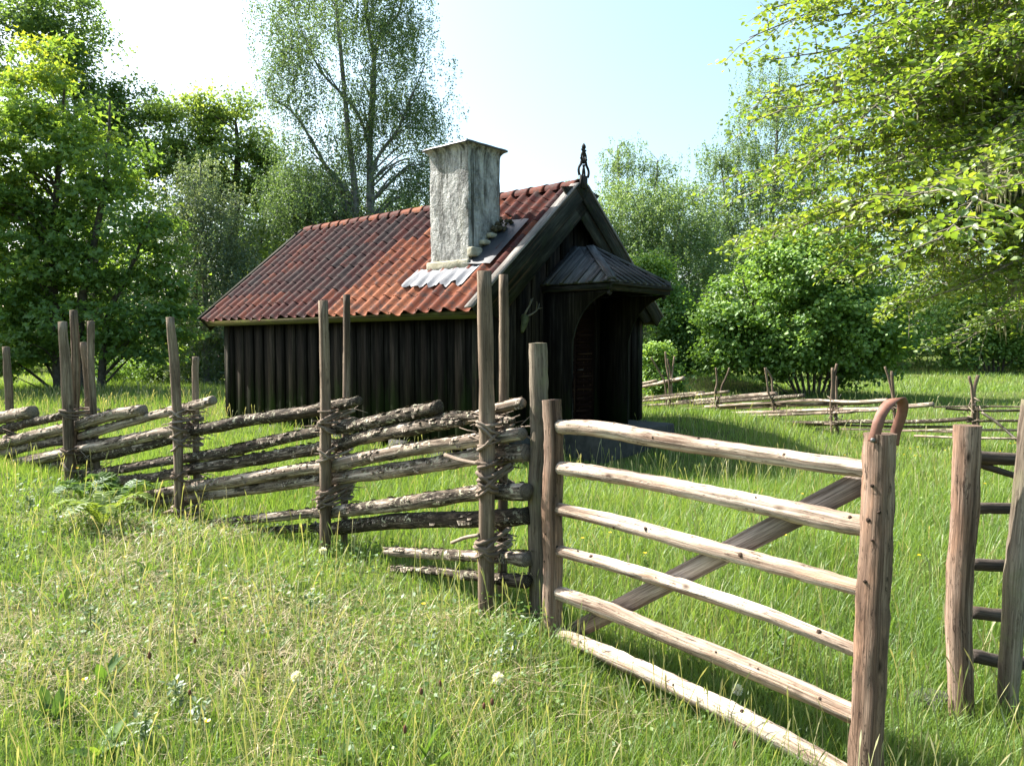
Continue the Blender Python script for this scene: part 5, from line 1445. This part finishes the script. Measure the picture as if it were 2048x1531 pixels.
# ------------------------------------------------------------------ flowers, ferns, weeds, stones
def ground_at(px, py, lift=0.0):
    """where the sight line meets the ground"""
    r = ray(px, py); t = 1.0
    for q in range(4000):
        p = O+r*t
        if p[2] <= gz(p[0], p[1])+lift: return p
        t += 0.01 if t < 9 else .03
    return p
def puff(px, py, label):
    c = ground_at(px, py, .16); z0 = float(gz(c[0], c[1]))
    t = thing("dandelion_clock", label, "flower", (c[0], c[1], z0), 0)
    h = c[2]-z0
    b = MB(); b.tube([(0, 0, -.02), (.01, 0, h*.5), (0, 0, h)], [.0028, .0022, .002], 5); b.build("stem", M["weed"], t)
    n = 130; d = unit(rg.normal(0, 1, (n, 3))); cc = np.array([0, 0, h])
    leaf_mesh("head", cc+d*.006, np.cross(d, rg.normal(0, 1, (n, 3))), d, np.full(n, .023), rg.random(n), M["puff"], t, .42, 4, .05)
puff(593, 1353, "white dandelion clock in the grass at lower left")
puff(996, 1355, "white dandelion clock nearest the gate's hinge stile")
puff(1475, 1378, "faded dandelion clock seen between the gate's two lowest rails")
puff(646, 1100, "small dandelion clock at the foot of the second stake pair")
# buttercups
proto = None
spots = [(155,938),(205,800),(230,790),(415,1445),(847,1196),(1440,1130),(1370,1085),(1640,900),(1675,893),(1690,905),(1710,900),(1724,908),(1655,915),(1700,925),(1740,905),(1620,990),(1605,985),(1715,960),(1688,990),(1670,985),(1808,905),(1820,900),(1835,898),(1830,915),(1840,908),(2010,880),(2020,890),(2030,885),(2000,900),(1985,935),(1970,960),(1838,1108),(1290,1095),(1220,1070),(1165,1075),(1560,905),(1590,930),(450,1190),(170,1375),(60,790),(90,800),(110,806),(270,795),(300,800),(330,795),(1890,900),(1910,905),(1310,805),(1320,812),(1345,816),(1570,1072),(1690,1035),(250,1120)]
for i, (px, py) in enumerate(spots):
    c = ground_at(px, py, .26); z0 = float(gz(c[0], c[1])); h = .27
    sc = 1.0 + .035*max(c[1]-4, 0)
    if proto is None:
        proto = thing("buttercup", "yellow buttercup standing among the meadow grass", "flower", (c[0], c[1], z0), 0, "buttercups in the meadow")
        b = MB(); b.tube([(0, 0, -.02), (.012, 0, h*.5), (0, 0, h)], [.0016, .0014, .0012], 5); b.build("stem", M["weed"], proto)
        n = 6; a = np.arange(n)/n*6.283; d = np.stack([np.cos(a), np.sin(a), np.full(n, .55)], 1)
        leaf_mesh("petals", np.tile([[0, 0, h]], (n, 1)), np.stack([-np.cos(a)*.5, -np.sin(a)*.5, np.ones(n)], 1), d, np.full(n, .0145), np.linspace(0, 1, n), M["yellow"], proto, .95, 6, .06)
        proto.scale = (sc, sc, 1)
    else:
        o = proto.copy(); COL.objects.link(o); o.location = (c[0], c[1], z0); o.rotation_euler = (0, 0, rg.uniform(0, 6)); o.scale = (sc, sc, rg.uniform(.8, 1.1))
        for chd in proto.children:
            q = chd.copy(); COL.objects.link(q); q.parent = o
# ferns
def fern(px, py, label, nf, ln, seed, lift=.1, tint=.6):
    rg = np.random.default_rng(seed)
    c = ground_at(px, py, lift); z0 = float(gz(c[0], c[1])); b0 = np.array([c[0], c[1], z0])
    pos, nr, dr, sz = [], [], [], []; sb = MB()
    for q in range(nf):
        a = q/nf*6.283+rg.normal(0, .25); d = np.array([math.cos(a), math.sin(a), 0]); l_ = ln*rg.uniform(.7, 1.1)
        P, _ = smooth_path([(0, 0, 0), d*l_*.35+np.array([0, 0, l_*.55]), d*l_*.75+np.array([0, 0, l_*.72]), d*l_*1.1+np.array([0, 0, l_*.6])], 1, 13)
        sb.tube(P, np.linspace(.003, .001, len(P)), 4)
        sd = np.array([-d[1], d[0], 0])
        for k in range(3, len(P)):
            u = k/len(P)
            for s in (-1, 1):
                t_ = (P[min(k+1, len(P)-1)]-P[k-1]); t_ = unit(t_)
                nn_ = np.cross(t_, sd)
                pos.append(P[k]); dr.append(sd*s+t_*.35); nr.append(nn_+rg.normal(0, .1, 3)); sz.append(l_*.26*math.sin(math.pi*min(1, (1-u)*.9+.08))**.8+.006)
    t = thing("fern", label, "fern", b0)
    sb.build("stem", M["weed"], t)
    leaf_mesh("fronds", np.array(pos), np.array(nr), np.array(dr), np.array(sz), np.clip(tint+rg.normal(0, .1, len(pos)), 0, 1), M["weed"], t, .26, 6, .03)
fern(205, 1030, "bright yellow-green fern on the bank before the fence", 9, .34, 1, .1, .95)
fern(240, 990, "pale green fern tucked against the lowest fence rails", 8, .36, 2, .1, .5)
fern(172, 985, "small dark fern at the foot of the crossed stakes", 7, .30, 3, .1, .3)
# broad-leaved weeds
def weed(px, py, label, nl, ls, seed, mat="weed", upright=.7, asp=.42, tint=.5, name="dock_plant", cat="plant", hgt=.0, lift=.08):
    rg = np.random.default_rng(seed)
    c = ground_at(px, py, lift); b0 = np.array([c[0], c[1], float(gz(c[0], c[1]))])
    a = rg.uniform(0, 6.283, nl); up = rg.uniform(.3, 1, nl)*upright
    d = np.stack([np.cos(a), np.sin(a), up*1.6], 1)
    base = np.stack([rg.normal(0, .02, nl), rg.normal(0, .02, nl), rg.uniform(.01, .04+hgt, nl)], 1)
    s = .72*ls*rg.uniform(.6, 1.2, nl)
    t = thing(name, label, cat, b0)
    nr = np.stack([-np.cos(a)*up, -np.sin(a)*up, np.ones(nl)*.7], 1)+rg.normal(0, .25, (nl, 3))
    leaf_mesh("leaves", base, nr, d, s, np.clip(tint+rg.normal(0, .15, nl), 0, 1), M[mat], t, asp, 6, .06)
    sb = MB(); sb.tube([(0, 0, -.02), (0.005, 0, .05+hgt)], [.004, .002], 5); sb.build("stem", M["weed"], t)
weed(110, 1420, "upright dock plant with long green leaves at the lower left edge", 9, .20, 1, upright=1.1)
weed(205, 1480, "long-leaved dock plant close to the bottom edge of the photo", 8, .20, 2, upright=.5, tint=.6)
weed(215, 1340, "dark narrow dock leaves standing alone in the left foreground", 5, .20, 3, upright=1.4, tint=.15, asp=.32)
weed(130, 1190, "pair of broad light green dock leaves on the left bank", 6, .15, 4, upright=1.0, tint=.8)
weed(295, 1130, "slim upright dock leaf below the third stake pair", 4, .17, 5, upright=1.6, tint=.3, asp=.35)
weed(700, 1500, "tuft of wide glossy leaves in the bottom middle foreground", 9, .14, 6, upright=.8)
weed(860, 1500, "broad blade tuft rising from the grass at the bottom centre", 7, .22, 7, upright=1.8, asp=.16, tint=.6, name="grass_tuft")
weed(1010, 1470, "small dock plant below the dandelion clock by the gate", 8, .12, 8, upright=.7)
for i, (px, py, lb) in enumerate([(350, 1400, "pale feathery weed clump in the left foreground"), (400, 1440, "pale feathery weed clump beside the lone foreground buttercup"), (180, 1240, "silvery leaved weed clump on the left bank"), (290, 1470, "pale weed clump near the lower left corner"), (620, 1210, "greyish weed clump on the middle of the bank"), (860, 1290, "low pale weed clump on the bank left of the gate"), (1010, 1300, "low pale weed clump under the gate's hinge stile"), (110, 1040, "pale nettle-like weeds at the left end of the bank"), (60, 1010, "leafy weed clump at the far left foot of the fence")]):
    weed(px, py, lb, 60, .055, 40+i, "paleweed", .5, .5, .5, "weed_clump", "weeds", .12)
weed(618, 1075, "bright green leafy sprig at the foot of the second stake pair", 50, .06, 60, "weed", .5, .5, .85, "weed_clump", "weeds", .2)
weed(1560, 1300, "clump of dark broad leaves in shade under the gate", 30, .08, 61, "weed", .6, .5, .2, "weed_clump", "weeds", .12)
# ribwort heads
rp = None
for i, (px, py) in enumerate([(390,1285),(300,1330),(380,1378),(842,1385),(880,1368),(968,1408),(985,1410),(810,1475),(640,1508),(1470,1500)]):
    c = ground_at(px, py, .2); z0 = float(gz(c[0], c[1]))
    if rp is None:
        rp = thing("plantain", "thin-stemmed ribwort plantain with small brown flower head", "flower", (c[0], c[1], z0), 0, "ribwort plantains on the bank")
        b = MB(); b.tube([(0, 0, 0), (.01, .005, .1), (0, 0, .2)], [.0016, .0014, .0012], 5); b.build("stem", M["seed"], rp)
        b = MB(); b.tube([(0, 0, .198), (0, 0, .206), (0, 0, .22), (0, 0, .228)], [.003, .0068, .006, .001], 7, .12); b.build("head", M["brownhead"], rp, smooth=True)
    else:
        o = rp.copy(); COL.objects.link(o); o.location = (c[0], c[1], z0); o.rotation_euler = (0, 0, rg.uniform(0, 6)); o.scale = (1, 1, rg.uniform(.85, 1.15))
        for chd in rp.children:
            q = chd.copy(); COL.objects.link(q); q.parent = o
# flat stone by the short post
c = ground_at(1862, 1405)
b = MB(); pts = []
for k in range(9):
    a = k/9*6.283; pts.append((math.cos(a)*.12*rg.uniform(.8, 1.1), math.sin(a)*.09*rg.uniform(.8, 1.1), -.03))
b.prism(pts, (0, 0, .075)); o = b.build("stone", M["stone"]); o.location = (c[0], c[1], float(gz(c[0], c[1])))
bv = o.modifiers.new("round", 'BEVEL'); bv.width = .02; bv.segments = 2
tag(o, "flat grey stone in the grass at the foot of the short round post", "stone")
